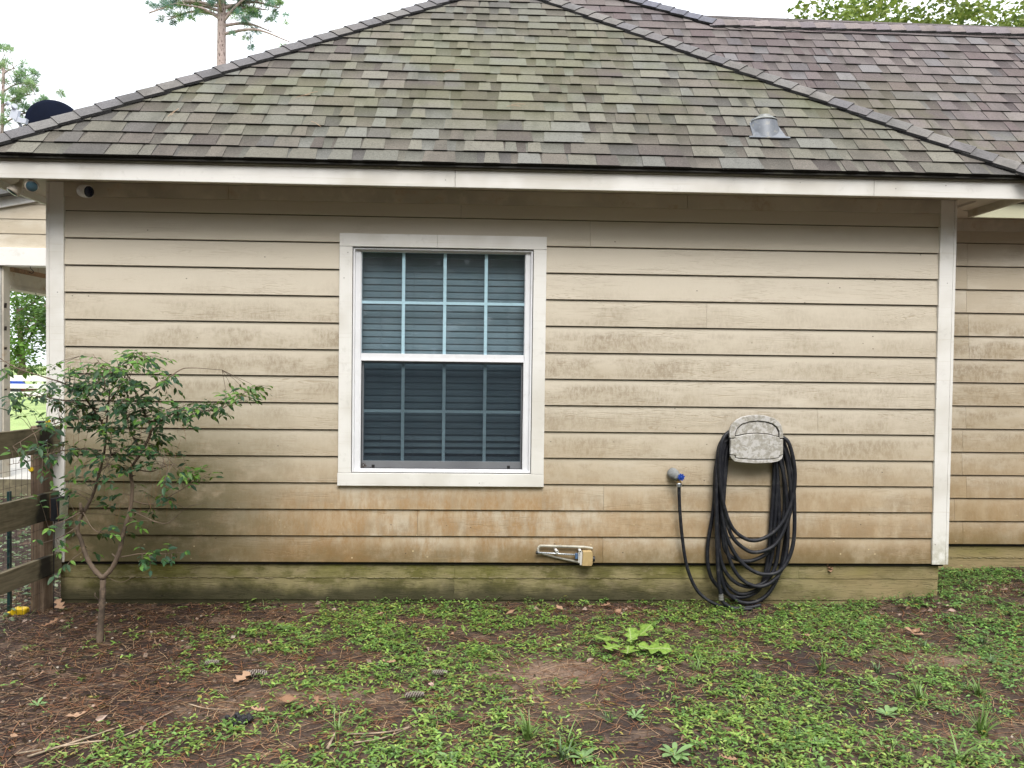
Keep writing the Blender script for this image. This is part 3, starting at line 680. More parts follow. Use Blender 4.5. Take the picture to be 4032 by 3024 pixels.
caps('ridge_cap', (2.06, .253+RY2, RZ2+.01), (.25, .253+RY2+.77, RZ2+.01+.85), Vector((0,-1,-S2)).normalized()*.6 + Vector((-1,0,0))*.7, (1, .3, -.35), .125, .1435, [(.17,.18,.22), (.16,.17,.2)], 8)

# ---------------------------------------------------------------- things on and by the house
m = MB()                                                   # plumbing vent boot on the front slope
vo = Vector((1.80, .03, EZ+.377)); nf = Vector((0, -1, 1)).normalized(); uf = Vector((0, 1, 1)).normalized()
vent = thing('vent_pipe', 'grey metal vent pipe with sloping flashing on the shingle roof', 'vent', tuple(vo))
def rp_(a, b, h): return vo + Vector((a, 0, 0)) + uf*b + nf*h
pts = [(-.138, -.150), (.138, -.150), (.138, -.134), (.112, -.130), (.092, .05), (.055, .10), (-.055, .10), (-.092, .05), (-.112, -.130), (-.138, -.134)]
top = [rp_(a, b, .021) for a, b in pts]; bot = [rp_(a, b, .012) for a, b in pts]; N = len(pts)
m.add(top+bot, [tuple(range(N))] + [(i+N, (i+1) % N+N, (i+1) % N, i) for i in range(N)])
m.build('flashing', MAT['galv'], vent, bevel=.002)
m = MB(); n = 28; rows = []
for (ra, rb, zc, cy_) in ((.096, .096, None, 0), (.088, .088, .030, 0), (.084, .084, .052, .0)):
    r = []
    for k in range(n):
        a = 2*PI*k/n; x = ra*math.cos(a); y = rb*math.sin(a)
        if zc is None: r.append(vo + Vector((x, y, y)) + nf*.018)
        else: r.append(vo + Vector((x, y*.95, zc)))
    rows.append(r)
b0 = [v for r in rows for v in r]; m.add(b0, [(i*n+k, i*n+(k+1) % n, (i+1)*n+(k+1) % n, (i+1)*n+k) for i in range(2) for k in range(n)])
m.build('boot_cone', MAT['galv'], vent, smooth=True)
m = MB(); m.lathe([(.086, .0), (.087, .004), (.083, .008), (.076, .014), (.062, .018), (.058, .028), (.042, .032), (.039, .042), (.034, .044)], vo+Vector((0, 0, .050)), (0, 0, 1), 32)
m.build('collar', simple('worn_grey_collar', (.24, .25, .24), .5, .15, 40, .15, .3), vent, bevel=.0015)
m = MB(); m.lathe([(.032, 0), (.032, .048), (.027, .048), (.027, .020)], vo+Vector((0, 0, .088)), (0, 0, 1), 28)
m.build('pipe', simple('weathered_pipe', (.30, .29, .22), .6, .15, 30, .1), vent, bevel=.001)

# faucet with blue wheel
fa = thing('faucet', 'brass wall faucet with grey cover and blue wheel handle', 'faucet', (1.20, 0, .60))
m = MB(); m.lathe([(.034, 0), (.038, .012), (.037, .040), (.030, .062), (.021, .078), (.012, .084)], (1.196, -.010, .622), (.35, -1, -.45), 22); m.build('pipe_cover', simple('grey_foam_cover', (.22, .23, .23), .8, .3, 60, .6, dirt=(.1, .1, .09)), fa, smooth=True)
m = MB(); m.tube([(1.205, -.02, .60), (1.222, -.05, .592), (1.233, -.062, .578), (1.236, -.062, .556)], [.013, .014, .014, .013], 12); m.lathe([(.017, 0), (.017, .008), (.015, .010)], (1.236, -.062, .556), (0, 0, 1), 6)
m.build('spigot', simple('brass', (.42, .30, .14), .4, .15, 60, .1, .8), fa, smooth=False, bevel=.001)
m = MB()
pts = []
for k in range(48):
    a = 2*PI*k/48; rad = .0215 + .0035*(1 if math.sin(a*8) > 0 else -.6); pts.append((1.244 + rad*math.cos(a), .598 + rad*math.sin(a)))
m.prism(pts, -.090, -.079)
for k in range(8):
    a = 2*PI*k/8; m.lathe([(.0035, 0), (.0035, .002)], (1.244+.0135*math.cos(a), -.092, .598+.0135*math.sin(a)), (0, 1, 0), 8)
m.lathe([(.007, 0), (.006, .006)], (1.244, -.090, .598), (0, -1, 0), 10)
m.build('wheel_handle', simple('blue_enamel', (.012, .055, .32), .35, .15, 60, .1), fa, bevel=.001)
m = MB(); m.lathe([(.016, 0), (.019, .003), (.019, .022), (.015, .027)], (1.2365, -.062, .528), (0, 0, 1), 6); m.build('hose_nut', simple('nickel', (.50, .54, .58), .3, .1, 60, .05, .9), fa, bevel=.001)

# hose hanger
hh = thing('hose_hanger', 'lichen-blotched grey plastic hose hanger on the siding holding a black hose', 'hose hanger', (1.74, 0, .72))
g = NT('lichen_blotched_plastic'); n1 = g.noise(20, 4, .6); n2 = g.noise(75, 4, .7); v1 = g.vor(48, g.sc((1, 1, 1), loc=(3, 1, 2)))
bl = g.step(g.ma('ADD', g.noise(26, 5, .62, None, .6), g.ma('MULTIPLY', g.ma('SUBTRACT', .35, v1), .12)), .44, .54)
c = g.mix((.30, .285, .25), (.40, .38, .34), g.step(n2, .4, .6)); c = g.mix(c, (.62, .61, .61), g.ma('MULTIPLY', bl, .58))
c = g.mix(c, (.18, .165, .13), g.ma('MULTIPLY', g.step(n2, .62, .72), .5))
X, Y, Z = g.xyz()[0:3]
g.bsdf(c, .55, g.bump(g.ma('ADD', n2, bl), .25, .001)); HM = g.m
out_p = [(1.555,.925),(1.556,.84),(1.558,.770),(1.566,.735),(1.591,.712),(1.64,.705),(1.74,.700),(1.84,.705),(1.889,.716),(1.912,.732),(1.921,.757),(1.920,.82),(1.917,.900),(1.906,.950),(1.886,.980),(1.852,1.003),(1.80,1.018),(1.743,1.024),(1.685,1.020),(1.635,1.008),(1.598,.988),(1.573,.962)]
def shrink(P, k, c=(1.738, .865)): return [(c[0]+(x-c[0])*(1-k/.18), c[1]+(z-c[1])*(1-k/.16)) for x, z in P]
m = MB(); m.prism(shrink(out_p, .006), -.105, -.075); m.build('cover_back', MAT['black'], hh, bevel=.006, seg=3)  # back coloured black so the open grooves look deep in shade
# front face split into crown, arch panel, door and chin with open grooves
arch_o = [(1.598,.874),(1.600,.906),(1.613,.932),(1.642,.956),(1.690,.972),(1.744,.978),(1.796,.973),(1.842,.960),(1.869,.938),(1.884,.910),(1.888,.874)]
crown = [(1.556,.862),(1.555,.925)] + [p for p in out_p[::-1] if p[1] > .93 and p[0] < 1.743][0:0]
crown = [(1.5565,.868),(1.555,.925),(1.573,.962),(1.598,.988),(1.635,1.008),(1.685,1.020),(1.743,1.024),(1.80,1.018),(1.852,1.003),(1.886,.980),(1.906,.950),(1.917,.900),(1.919,.868),(1.894,.868)] + \
        [(1.892,.912),(1.876,.943),(1.846,.966),(1.798,.979),(1.744,.984),(1.688,.978),(1.638,.962),(1.607,.936),(1.594,.908),(1.592,.868)]
m = MB(); m.prism(crown, -.122, -.100); m.build('cover_crown', HM, hh, bevel=.004, seg=3)
arch = [(1.598,.884)] + arch_o[1:-1] + [(1.888,.880),(1.82,.897),(1.746,.903),(1.671,.898)]
m = MB(); m.prism(arch, -.114, -.100); m.build('arch_panel', HM, hh, bevel=.002)
door = [(1.562,.862),(1.561,.757),(1.596,.754),(1.600,.736),(1.67,.730),(1.749,.727),(1.83,.730),(1.889,.740),(1.893,.755),(1.917,.760),(1.916,.862),(1.893,.862),(1.891,.875),(1.820,.892),(1.746,.898),(1.671,.893),(1.594,.876),(1.592,.862)]
m = MB(); m.prism(door, -.126, -.100); m.build('storage_door', HM, hh, bevel=.004, seg=3)
chin = [(1.561,.7525),(1.568,.733),(1.593,.711),(1.64,.704),(1.74,.699),(1.84,.704),(1.889,.715),(1.912,.732),(1.918,.7555),(1.8965,.7505),(1.892,.7355),(1.83,.7255),(1.749,.7225),(1.67,.7255),(1.5965,.7315),(1.592,.7495)]
m = MB(); m.prism(chin, -.124, -.100); m.build('cover_chin', HM, hh, bevel=.003, seg=3)
m = MB(); m.prism([(1.62+.09*0, .76), (1.86, .76), (1.87, .90), (1.80, .96), (1.68, .96), (1.61, .90)], -.075, .0); m.build('hub', MAT['greypaint'], hh, bevel=.004)
# hose
ho = thing('garden_hose', 'long black rubber hose looped in hanging coils down to the ground', 'hose', (1.75, -.07, -.29))
HZ = {'l1': [(1.57,.911),(1.51,.836),(1.5,.622),(1.537,.398),(1.611,.24),(1.744,.175),(1.894,.25),(1.985,.42),(2.009,.626),(1.967,.822),(1.919,.877)],
 'l2': [(1.575,.874),(1.53,.771),(1.519,.585),(1.532,.398),(1.592,.211),(1.67,.127),(1.755,.095),(1.877,.138),(1.95,.26),(1.994,.438),(1.96,.728),(1.919,.84)],
 'l3': [(1.58,.837),(1.546,.678),(1.537,.398),(1.547,.136),(1.614,.052),(1.728,.029),(1.859,.091),(1.933,.213),(1.966,.401),(1.946,.681),(1.911,.812)],
 'l4': [(1.57,.883),(1.516,.753),(1.516,.491),(1.544,.258),(1.614,.09),(1.71,-.013),(1.824,-.052),(1.937,-.013),(2.01,.157),(2.012,.438),(1.989,.663),(1.928,.868)],
 'l5': [(1.581,.818),(1.548,.585),(1.539,.305),(1.576,.071),(1.655,-.079),(1.788,-.137),(1.91,-.069),(1.973,.1),(1.977,.354),(1.953,.588),(1.902,.774)],
 'l6': [(1.58,.865),(1.508,.678),(1.495,.398),(1.52,.071),(1.598,-.089),(1.732,-.147),(1.854,-.097),(1.917,.025),(1.932,.26),(1.915,.588),(1.892,.793)],
 'l7': [(1.58,.846),(1.498,.697),(1.485,.398),(1.448,.117),(1.461,-.051),(1.514,-.145),(1.601,-.211),(1.714,-.223),(1.817,-.154),(1.861,.025),(1.879,.306),(1.892,.587),(1.888,.774)],
 'l8': [(1.575,.883),(1.502,.771),(1.499,.398),(1.525,.043),(1.557,-.145),(1.639,-.239),(1.753,-.262),(1.865,-.201),(1.943,-.05),(1.981,.166),(2.004,.401),(2.0,.588),(1.943,.831)],
 'l10': [(1.58,.82),(1.555,.6),(1.528,.30),(1.532,.03),(1.57,-.12),(1.66,-.20),(1.75,-.19),(1.83,-.13),(1.885,.05),(1.905,.32),(1.912,.60),(1.90,.80)],
 'l11': [(1.59,.80),(1.565,.62),(1.56,.45),(1.585,.25),(1.63,.20)][:0]}
YO = {'l1': -.098, 'l2': -.078, 'l3': -.054, 'l4': -.082, 'l5': -.068, 'l6': -.052, 'l7': -.030, 'l8': -.040, 'l10': -.030}
g = NT('black_rubber_hose'); n = g.noise(28, 5, .65); n2 = g.noise(180, 3, .6)
c = g.mix((.006, .007, .012), (.018, .019, .024), g.step(n, .42, .62)); c = g.mix(c, (.11, .10, .088), g.ma('MULTIPLY', g.step(n, .58, .75), g.step(n2, .4, .6)))
g.bsdf(c, .55, g.bump(n2, .3, .001), spec=.4); HOSE = g.m
m = MB()
for k, P in HZ.items():
    if not P: continue
    yo = YO[k]; n_p = len(P)
    pts = []
    for i, (x, z) in enumerate(P):
        t = i/(n_p-1); lean = -.012*math.sin(PI*t) * (1 if z < 0 else .5)
        pts.append((x, yo + (.018 if i in (0, n_p-1) else 0) + lean + .010*math.sin(5*t+len(k)+yo*90), z))
    x0, z0 = P[0]; x1, z1 = P[-1]                       # over the hub, hidden by the cover
    pts = [((x0+x1)/2, max(yo, -.068), max(z0, z1, .90)+.04-.02)] + [(x0+.06, max(yo, -.066), z0+.03)] + pts + [(x1-.06, max(yo, -.066), z1+.03), ((x0+x1)/2, max(yo, -.068), max(z0, z1, .90)+.02)]
    m.tube(crom(pts, 7), .0130, 12)
coil = m.build('hose_coil', HOSE, ho, smooth=True)
m = MB(); sup = [(1.2365,-.062,.530),(1.239,-.062,.46),(1.247,-.060,.35),(1.269,-.056,.163),(1.305,-.055,-.024),(1.374,-.065,-.174),(1.479,-.085,-.253),(1.602,-.10,-.278),(1.716,-.10,-.276),(1.80,-.09,-.262)]
m.tube(crom(sup, 8), .0115, 12); m.build('supply_hose', HOSE, ho, smooth=True)
m = MB(); l9 = [(1.58,-.06,.865),(1.493,-.075,.752),(1.485,-.095,.304),(1.501,-.105,-.051),(1.519,-.11,-.19)]; m.tube(crom(l9, 8), .0122, 12)
l9b = [(1.522,-.11,-.22),(1.545,-.11,-.245),(1.592,-.115,-.272),(1.66,-.12,-.281),(1.73,-.125,-.278)]; m.tube(crom(l9b, 8), .0122, 12); m.build('hose_end', HOSE, ho, smooth=True)
m = MB(); m.lathe([(.0150, 0), (.0165, .003), (.0165, .010), (.0148, .012), (.0148, .016), (.0165, .018), (.0165, .026), (.0148, .028), (.0148, .042)], (1.523, -.110, -.224), (-.07, 0, 1), 18); m.build('coupling', simple('grey_coupling', (.17, .17, .16), .5, .1, 60, .1, dirt=(.35, .34, .3)), ho, smooth=False, bevel=.0008)

# sprinkler hung on the wall
sp = thing('sprinkler', 'oscillating lawn sprinkler hung on the siding with tan gear case', 'sprinkler', (.47, -.03, .05))
alu = simple('weathered_aluminium', (.46, .44, .37), .6, .25, 40, .4, .1, dirt=(.20, .18, .12)); chrome = simple('bright_tube', (.62, .66, .70), .3, .1, 60, .1, .6)
m = MB(); m.tube(crom([(.664,-.030,.103),(.60,-.030,.112),(.45,-.030,.116),(.33,-.030,.119),(.305,-.030,.116),(.294,-.030,.100),(.297,-.032,.062)], 6), [.0075]+[.0088]*34+[.0100, .0095], 10)
m.build('frame_leg', alu, sp, smooth=True)
m = MB(); m.tube([(.305,-.026,.068),(.36,-.024,.054),(.46,-.024,.031),(.56,-.026,.010),(.62,-.028,.004),(.664,-.030,.0)], [.0055,.0068,.0078,.0088,.0085,.0075], 10); m.build('frame_leg', alu, sp, smooth=True)
m = MB(); m.tube([(.286,-.045,.0775),(.555,-.045,.0625)], .0058, 12); m.build('spray_tube', chrome, sp, smooth=True)
m = MB()
for i in range(15):
    t = i/14; m.lathe([(.0019, 0), (.0016, .0012)], (.318+t*.213, -.0508, .0765-t*.0118 + (.0007 if i % 2 else -.0007)), (0, -1, 0), 8)
m.build('nozzle', MAT['black'], sp)
m = MB(); m.prism([(.592,.092),(.648,.094),(.655,.089),(.660,.060),(.658,.010),(.652,-.007),(.586,-.006),(.590,.045)], -.075, -.028)
m.build('gear_case', simple('tan_faded_plastic', (.44, .32, .15), .5, .15, 50, .2, dirt=(.25, .17, .08)), sp, bevel=.006, seg=3)
m = MB(); m.lathe([(.017, 0), (.020, .004), (.020, .016), (.014, .020)], (.656, -.05, .037), (1, 0, -.05), 14); m.build('dial_knob', MAT['black'], sp, bevel=.001)
m = MB(); m.box(.543, .560, -.058, -.034, .037, .073); m.build('swivel_block', simple('slate_blue_plastic', (.07, .13, .24), .5, .1), sp, bevel=.002)
m = MB(); m.tube([(.569,-.048,.080),(.569,-.048,.010)], [.0062, .0058], 12); m.box(.575, .590, -.060, -.034, -.004, .084); m.m = 0; m.build('end_bracket', simple('white_ring_plastic', (.62, .61, .58), .5, .1, 50, .1, dirt=(.2, .18, .15)), sp, bevel=.0015)
m = MB(); m.lathe([(.0095, 0), (.0095, .010), (.005, .012)], (.290, -.045, .0772), (-1, 0, .05), 12); m.build('end_cap', MAT['black'], sp, bevel=.001)
for i, (x, z, dx, lb) in enumerate(((.421, .086, -.012, 'white plastic hook peg in the siding nearer the window side'), (.576, .087, -.003, 'white plastic hook peg in the siding nearer the tan gear case'))):
    pg = thing('wall_peg', lb, 'peg', (x, 0, z), 'pegs holding the sprinkler')
    m = MB(); a = Vector((x+dx, -.008, z+.010)); b = Vector((x, -.062, z)); m.tube([a, b], [.0098, .0098], 14, cap=False); m.tube([b, b+(a-b)*.3], [.0060, .0060], 14, cap=False)
    d = (b-a).normalized(); n = 14
    base = len(m.v); xa = d.orthogonal().normalized(); ya = d.cross(xa)
    for rr_ in (.0098, .0060):
        for k in range(n): m.v.append(tuple(b + (xa*math.cos(2*PI*k/n) + ya*math.sin(2*PI*k/n))*rr_))
    for k in range(n): m.face((base+k, base+(k+1) % n, base+n+(k+1) % n, base+n+k))
    m.build('pipe_peg', MAT['white'], pg, smooth=False)
    m = MB(); q = b+(a-b)*.25; m.lathe([(.0060, 0), (.0060, .002)], q, d, 12); m.build('peg_hole', MAT['black'], pg)
nl = MB(); nl.tube([(.407, -.012, .132), (.407, -.024, .131)], .002, 6); nl.tube([(.402, -.024, .131), (.413, -.024, .131)], .0016, 6); nl.tube(crom([(.408, -.024, .131), (.4085, -.022, .10), (.41, -.02, .05), (.409, -.018, -.02)], 4), .0008, 5)
tag(nl.build('nail', simple('rusty_steel', (.06, .04, .03), .8, .2), None), 'rusty bent nail and thin wire above the sprinkler tube', 'nail')

# security camera and floodlight under the left eave
cm = thing('security_camera', 'white wall camera with dark oval front under the left eave', 'camera', (-2.66, -.08, 2.45))
cd = Vector((.90, -.42, -.16)).normalized(); co = Vector((-2.700, -.085, 2.425))
m = MB(); m.lathe([(.012, -.004), (.026, .0), (.036, .010), (.0405, .028), (.041, .052), (.0405, .074), (.037, .079)], co, cd, 28); m.build('camera_body', simple('white_gloss_plastic', (.74, .75, .77), .3, .03), cm, smooth=True)
m = MB(); m.lathe([(.0365, 0), (.034, .004), (.020, .0065), (.004, .007)], co+cd*.0785, cd, 28); m.build('lens_face', simple('dark_blue_glossy_face', (.006, .010, .035), .12, .05), cm, smooth=True)
m = MB(); m.tube([(-2.728, -.021, 2.437), (-2.725, -.06, 2.437), co], [.010, .008, .012], 10); m.lathe([(.02, 0), (.018, .006)], (-2.728, -.021, 2.437), (0, -1, 0), 16); m.build('mount', MAT['white'], cm, smooth=True)
fl = thing('flood_light', 'twin head flood light on the soffit beyond the left corner board', 'flood light', (-3.00, -.20, 2.49))
cone = simple('off_white_lamp_housing', (.52, .46, .38), .5, .08, 20, .1, dirt=(.3, .24, .17))
m = MB(); m.lathe([(.050, 0), (.050, .010), (.042, .016)], (-2.985, -.195, 2.496), (0, 0, -1), 24); m.build('base_plate', cone, fl, smooth=False, bevel=.001)
for o, d, hp in (((-3.010, -.20, 2.440), Vector((-.45, -.35, -.85)), None), ((-2.925, -.20, 2.432), Vector((.30, -.86, -.32)), None)):
    d = d.normalized(); o = Vector(o); m = MB(); m.tube([(-2.985+(o.x+2.985)*.4, -.195, 2.484), o], [.012, .013], 10)
    m.lathe([(.010, -.005), (.016, .006), (.020, .022), (.031, .040), (.0385, .062), (.0395, .078), (.036, .080)], o, d, 26); h = m.build('lamp_head', cone, fl, smooth=True)
    m = MB(); m.lathe([(.0345, 0), (.030, .004), (.012, .008), (.002, .009)], o+d*.0785, d, 26); l = m.build('lens', simple('blue_grey_lens', (.045, .10, .13), .15, .1, spec=.8), h, smooth=True)
    l.matrix_parent_inverse = Matrix.Translation(Vector((3.00, .20, -2.49)))*0 + Matrix.Identity(4) if False else l.matrix_parent_inverse

# ---------------------------------------------------------------- porch on the left, its slab, beyond it lawn and far fence
po = thing('porch', 'open covered porch with beige gable siding and white beam', 'porch', (-5.9, 4.4, -.09))
m = MB(); m.box(-6.45, -2.97, 4.22, 4.40, 2.4517, 2.662); m.build('beam', MAT['white'], po, bevel=.004)
m = MB()
for k in range(7):
    za = 2.6625 + k*.1755; zb = za+.1755; L = max(-6.5, -8.3); 
    rz = lambda x: 3.14 + (x+5.88)*.20
    xa = max(-6.5, (za-3.14)/.20-5.88)
    if rz(-2.97) < za: break
    x1 = max(-6.5, (zb-3.14)/.20-5.88)
    m.add([(xa, 4.265, za), (-2.97, 4.265, za), (-2.97, 4.2745, min(zb, rz(-2.97))), (x1, 4.2745, zb if rz(x1) >= zb-.01 else rz(x1)), (xa, 4.28, za), (-2.97, 4.28, za)], [(0,1,2,3), (4,5,1,0)])
m.build('gable_siding', MAT['siding2'], po)
def slope(m, x0, x1, zo0, zo1, y0, y1):
    z = lambda x: 3.14 + (x+5.88)*.20
    m.add([(x0,y0,z(x0)+zo0),(x1,y0,z(x1)+zo0),(x1,y1,z(x1)+zo0),(x0,y1,z(x0)+zo0),(x0,y0,z(x0)+zo1),(x1,y0,z(x1)+zo1),(x1,y1,z(x1)+zo1),(x0,y1,z(x0)+zo1)], [(0,3,2,1),(4,5,6,7),(0,1,5,4),(1,2,6,5),(2,3,7,6),(3,0,4,7)])
m = MB(); slope(m, -6.9, -3.0, -.01, .11, 4.235, 4.26); m.build('rake_board', MAT['white'], po)
m = MB(); slope(m, -6.95, -3.0, .112, .19, 4.12, 8.3); m.build('porch_roof', MAT['shingle'] if False else simple('grey_asphalt_edge', (.15, .15, .15), .9, .15, 40, .4), po)
m = MB(); m.box(-6.3, -2.97, 4.40, 8.2, 2.56, 2.58); m.build('ceiling', MAT['soffit'], po)
m = MB(); m.box(-6.03, -5.835, 4.405, 8.2, 2.19, 2.235); m.box(-6.02, -5.845, 4.405, 8.2, 2.236, 2.40); m.m = 0; m.build('side_beam', MAT['cream'], po, bevel=.003)
m = MB(); m.box(-6.0, -5.850, 4.405, 8.2, 2.401, 2.46); m.build('side_beam_trim', simple('bare_brown_wood', (.36, .22, .13), .8, .2, 20, .3), po)
m = MB(); m.box(-6.0, -5.855, 4.405, 8.2, 2.461, 2.56); m.build('side_beam_top', MAT['cream'], po)
m = MB(); m.box(-6.00, -5.86, 4.262, 4.400, -.0895, 2.4515); m.build('post', MAT['greypaint'], po, bevel=.003)
m = MB(); m.box(-5.8595, -5.839, 4.272, 4.395, -.0895, 2.4515); m.m = 0
m.m = 1
for z, dz in ((1.95, .06), (1.68, .05), (1.24, .03), (.96, .02), (1.45, .03)):
    m.obox((-5.8385, 4.275, z), (0, .05, 0), (.002, 0, 0), (0, .01, dz))
m.build('post_side_board', [MAT['cream'], simple('dark_rot', (.03, .018, .012), .9)], po)
m = MB(); m.box(-7.5, -2.6, 4.20, 8.2, -.60, -.09); m.build('slab', simple('pale_concrete', (.50, .49, .46), .8, .08, 8, .2, dirt=(.35, .32, .27)), po, bevel=.01)
m = MB(); m.box(-7.52, -2.59, 4.19, 4.1995, -.60, -.098); m.build('slab_edge_board', simple('stained_slab_edge', (.22, .19, .12), .9, .2, 9, .4, dirt=(.10, .09, .05)), po)
for (x, y, z) in ((-5.55, 4.32, 2.4515), (-5.845, 4.95, 2.19), (-5.845, 6.1, 2.19)):
    m = MB(); m.tube(crom([(x, y, z+.02), (x, y, z-.02), (x+.02, y, z-.04), (x+.035, y, z-.06), (x+.015, y, z-.08), (x-.015, y, z-.065)], 5), .004, 8)
    tag(m.build('ceiling_hook', MAT['black'], None, smooth=True), {-5.55: 'black steel hook screwed under the white porch beam'}.get(x, 'black steel hook under the beige side beam, nearer the grey porch post' if y < 5.5 else 'black steel hook under the beige side beam, nearer the house corner board'), 'hook', 'hooks under the porch beams')

# satellite dish on the porch roof
sd_ = thing('satellite_dish', 'dark satellite dish with pale grey receiver arm rising behind the left hip', 'satellite dish', (-6.35, 6.3, 3.25))
m = MB(); ctr = Vector((-6.28, 6.2, 4.72)); ax_ = Vector((-.42, .60, .10)).normalized(); X_ = Vector((0, 0, 1)).cross(ax_).normalized(); Y_ = ax_.cross(X_)
n = 40; rows = []
for k in range(9):
    r_k = .40*k/8; d_k = .35*(r_k**2)
    rows.append([ctr + ax_*d_k + X_*r_k*math.cos(2*PI*j/n)*.92 + Y_*r_k*math.sin(2*PI*j/n)*.85 for j in range(n)])
vv = [p for r in rows for p in r]; back = [p - ax_*.012 for p in vv]
fs = [(i*n+j, i*n+(j+1) % n, (i+1)*n+(j+1) % n, (i+1)*n+j) for i in range(8) for j in range(n)]
m.add(vv+back, fs + [tuple(len(vv)+i for i in f[::-1]) for f in fs] + [(8*n+j, 8*n+(j+1) % n, len(vv)+8*n+(j+1) % n, len(vv)+8*n+j) for j in range(n)])
m.build('dish', simple('charcoal_dish_paint', (.007, .010, .022), .9, .15, 20, .1, spec=.1), sd_, smooth=True)
lg = simple('pale_grey_plastic', (.50, .53, .60), .4, .05)
m = MB(); m.tube([ctr+Vector((.0, 0, -.2)), (-6.55, 6.10, 4.45), (-6.72, 6.02, 4.72)], .022, 10); m.build('feed_arm', lg, sd_)
m = MB(); lo = Vector((-6.74, 6.0, 4.86)); m.obox(lo+Vector((-.05, -.03, -.12)), (.10, -.01, -.05), (0, .06, 0), (.04, 0, .14)); m.obox(lo+Vector((.01, -.03, -.18)), (.16, 0, -.03), (0, .06, 0), (.02, 0, .07)); m.lathe([(.030, 0), (.036, .02), (.036, .05), (.028, .055)], lo+Vector((-.0, -.02, .02)), (.7, -.5, .1), 18); m.lathe([(.028, 0), (.034, .02), (.032, .05)], lo+Vector((-.05, -.02, .05)), (-.4, -.4, .5), 18)
m.build('receiver', lg, sd_, bevel=.003)
m = MB(); m.tube([(-6.35, 6.3, 3.22), (-6.35, 6.3, 4.5), ctr-ax_*.02], .03, 12); m.build('mast', MAT['galv'], sd_, smooth=True)

# far white board fence with a tarp covered trailer behind
fn = thing('white_fence', 'white three rail board fence across the far side of the lawn', 'fence', (-18, 27, -.3))
m = MB(); q = random.Random(2)
for k in range(7): m.build if False else None
for k in range(7):
    p = MB(); x = -25.5 + k*2.4; p.box(x-.06, x+.06, 27.02, 27.14, -.32, .72); p.build('fence_post', MAT['white'], fn)
for z in (-.17, .16, .46):
    p = MB(); p.box(-26.4, -10.6, 26.98, 27.015, z, z+(.19 if z < .4 else .24)); p.build('rail', MAT['white'], fn)
tr_ = thing('utility_trailer', 'blue tarp over a low dark trailer behind the white fence', 'trailer', (-20.6, 30, -.3))
m = MB(); m.box(-21.9, -20.3, 29.4, 30.6, -.05, .22); m.build('trailer_bed', simple('dark_red_paint', (.10, .03, .02), .6), tr_, bevel=.02)
m = MB(); m.add([(-22, 29.3, .22), (-20.85, 29.3, .22), (-20.85, 30.7, .22), (-22, 30.7, .22), (-21.7, 29.6, .52), (-21.0, 29.6, .42), (-21.0, 30.4, .42), (-21.7, 30.4, .52)], [(4,5,6,7),(0,1,5,4),(1,2,6,5),(2,3,7,6),(3,0,4,7),(0,3,2,1)])
m.build('tarp', simple('blue_tarp', (.01, .07, .48), .45, .2, 5, .5), tr_, bevel=.05)
for x in (-21.3, -20.55):
    m = MB(); m.lathe([(.20, 0), (.22, .03), (.22, .13), (.20, .16)], (x, 29.2, -.08), (0, 1, 0), 20); m.build('wheel', MAT['black'], tr_, bevel=.01)

# ---------------------------------------------------------------- near left board fence
rail_w = wood_mat('weathered_grey_board', (.17, .145, .095), (.11, .092, .058), (.06, .056, .034))
post_w = wood_mat('weathered_brown_post', (.25, .185, .13), (.14, .095, .065), (.08, .055, .038), True, False)
nf_ = thing('board_fence', 'weathered three board wooden fence with wire mesh beside the house corner', 'fence', (-2.92, -.2, -.3))
fd = Vector((-.118, -.993, 0)).normalized(); fn_ = Vector((.993, -.118, 0))    # along the fence (towards the camera), and its outer face
A0 = Vector((-2.845, -.045, 0))
p0 = A0 + fd*.115 - fn_*.128
m = MB(); m.obox(p0 + Vector((0, 0, -.45)), fn_*.088, fd*-.092, (0, 0, 1.355)); m.build('fence_post', post_w, nf_, bevel=.003)
p1 = A0 + fd*2.55 - fn_*.128
m = MB(); m.obox(p1 + Vector((0, 0, -.45)), fn_*.088, fd*-.092, (0, 0, 1.355)); m.build('fence_post', post_w, nf_, bevel=.003)
for za, zb, ex in ((.739, .902, 0), (.304, .4785, .018), (-.0586, .070, -.008)):
    m = MB(); a = A0 + fd*ex; m.obox(a - fn_*.038 + Vector((0, 0, za)), fd*2.6, fn_*.036, (0, 0, zb-za)); m.build('rail', rail_w, nf_, bevel=.003)
m = MB(); q = random.Random(8)
for z in np.arange(-.26, .84, .1016): m.tube([tuple(A0 + fd*t - fn_*(.042+.003*math.sin(t*9+z*7)) + Vector((0, 0, z+.003*math.sin(t*5+z*11)))) for t in np.linspace(.1, 2.5, 20)], .0012, 5)
for t in np.arange(.10, 2.5, .0508): m.tube([tuple(A0 + fd*(t+.002*math.sin(z*13+t*3)) - fn_*.044 + Vector((0, 0, z))) for z in np.linspace(-.29, .84, 8)], .0012, 5)
m.build('wire_mesh', simple('dull_wire', (.10, .075, .06), .7, .2, 60, .1, .3), nf_)
m = MB(); m.obox(A0 + fd*.035 - fn_*.001 + Vector((0, 0, .739)), fd*.05, fn_*.0016, (0, 0, .16)); 
tp = thing('metal_stake', 'dark green steel stake standing behind the wire mesh', 'stake', (-3.10, -.17, -.3))
m = MB(); m.box(-3.110, -3.088, -.185, -.180, -.42, .49); m.box(-3.101, -3.097, -.1798, -.155, -.42, .49)
for k in range(8): m.box(-3.104, -3.094, -.192, -.1855, -.25+k*.09, -.235+k*.09)
m.build('stake_bar', simple('dark_green_enamel', (.008, .035, .035), .5, .2, 40, .2), tp, bevel=.001)
yl = simple('yellow_plastic', (.78, .52, .012), .4, .06, 40, .1)
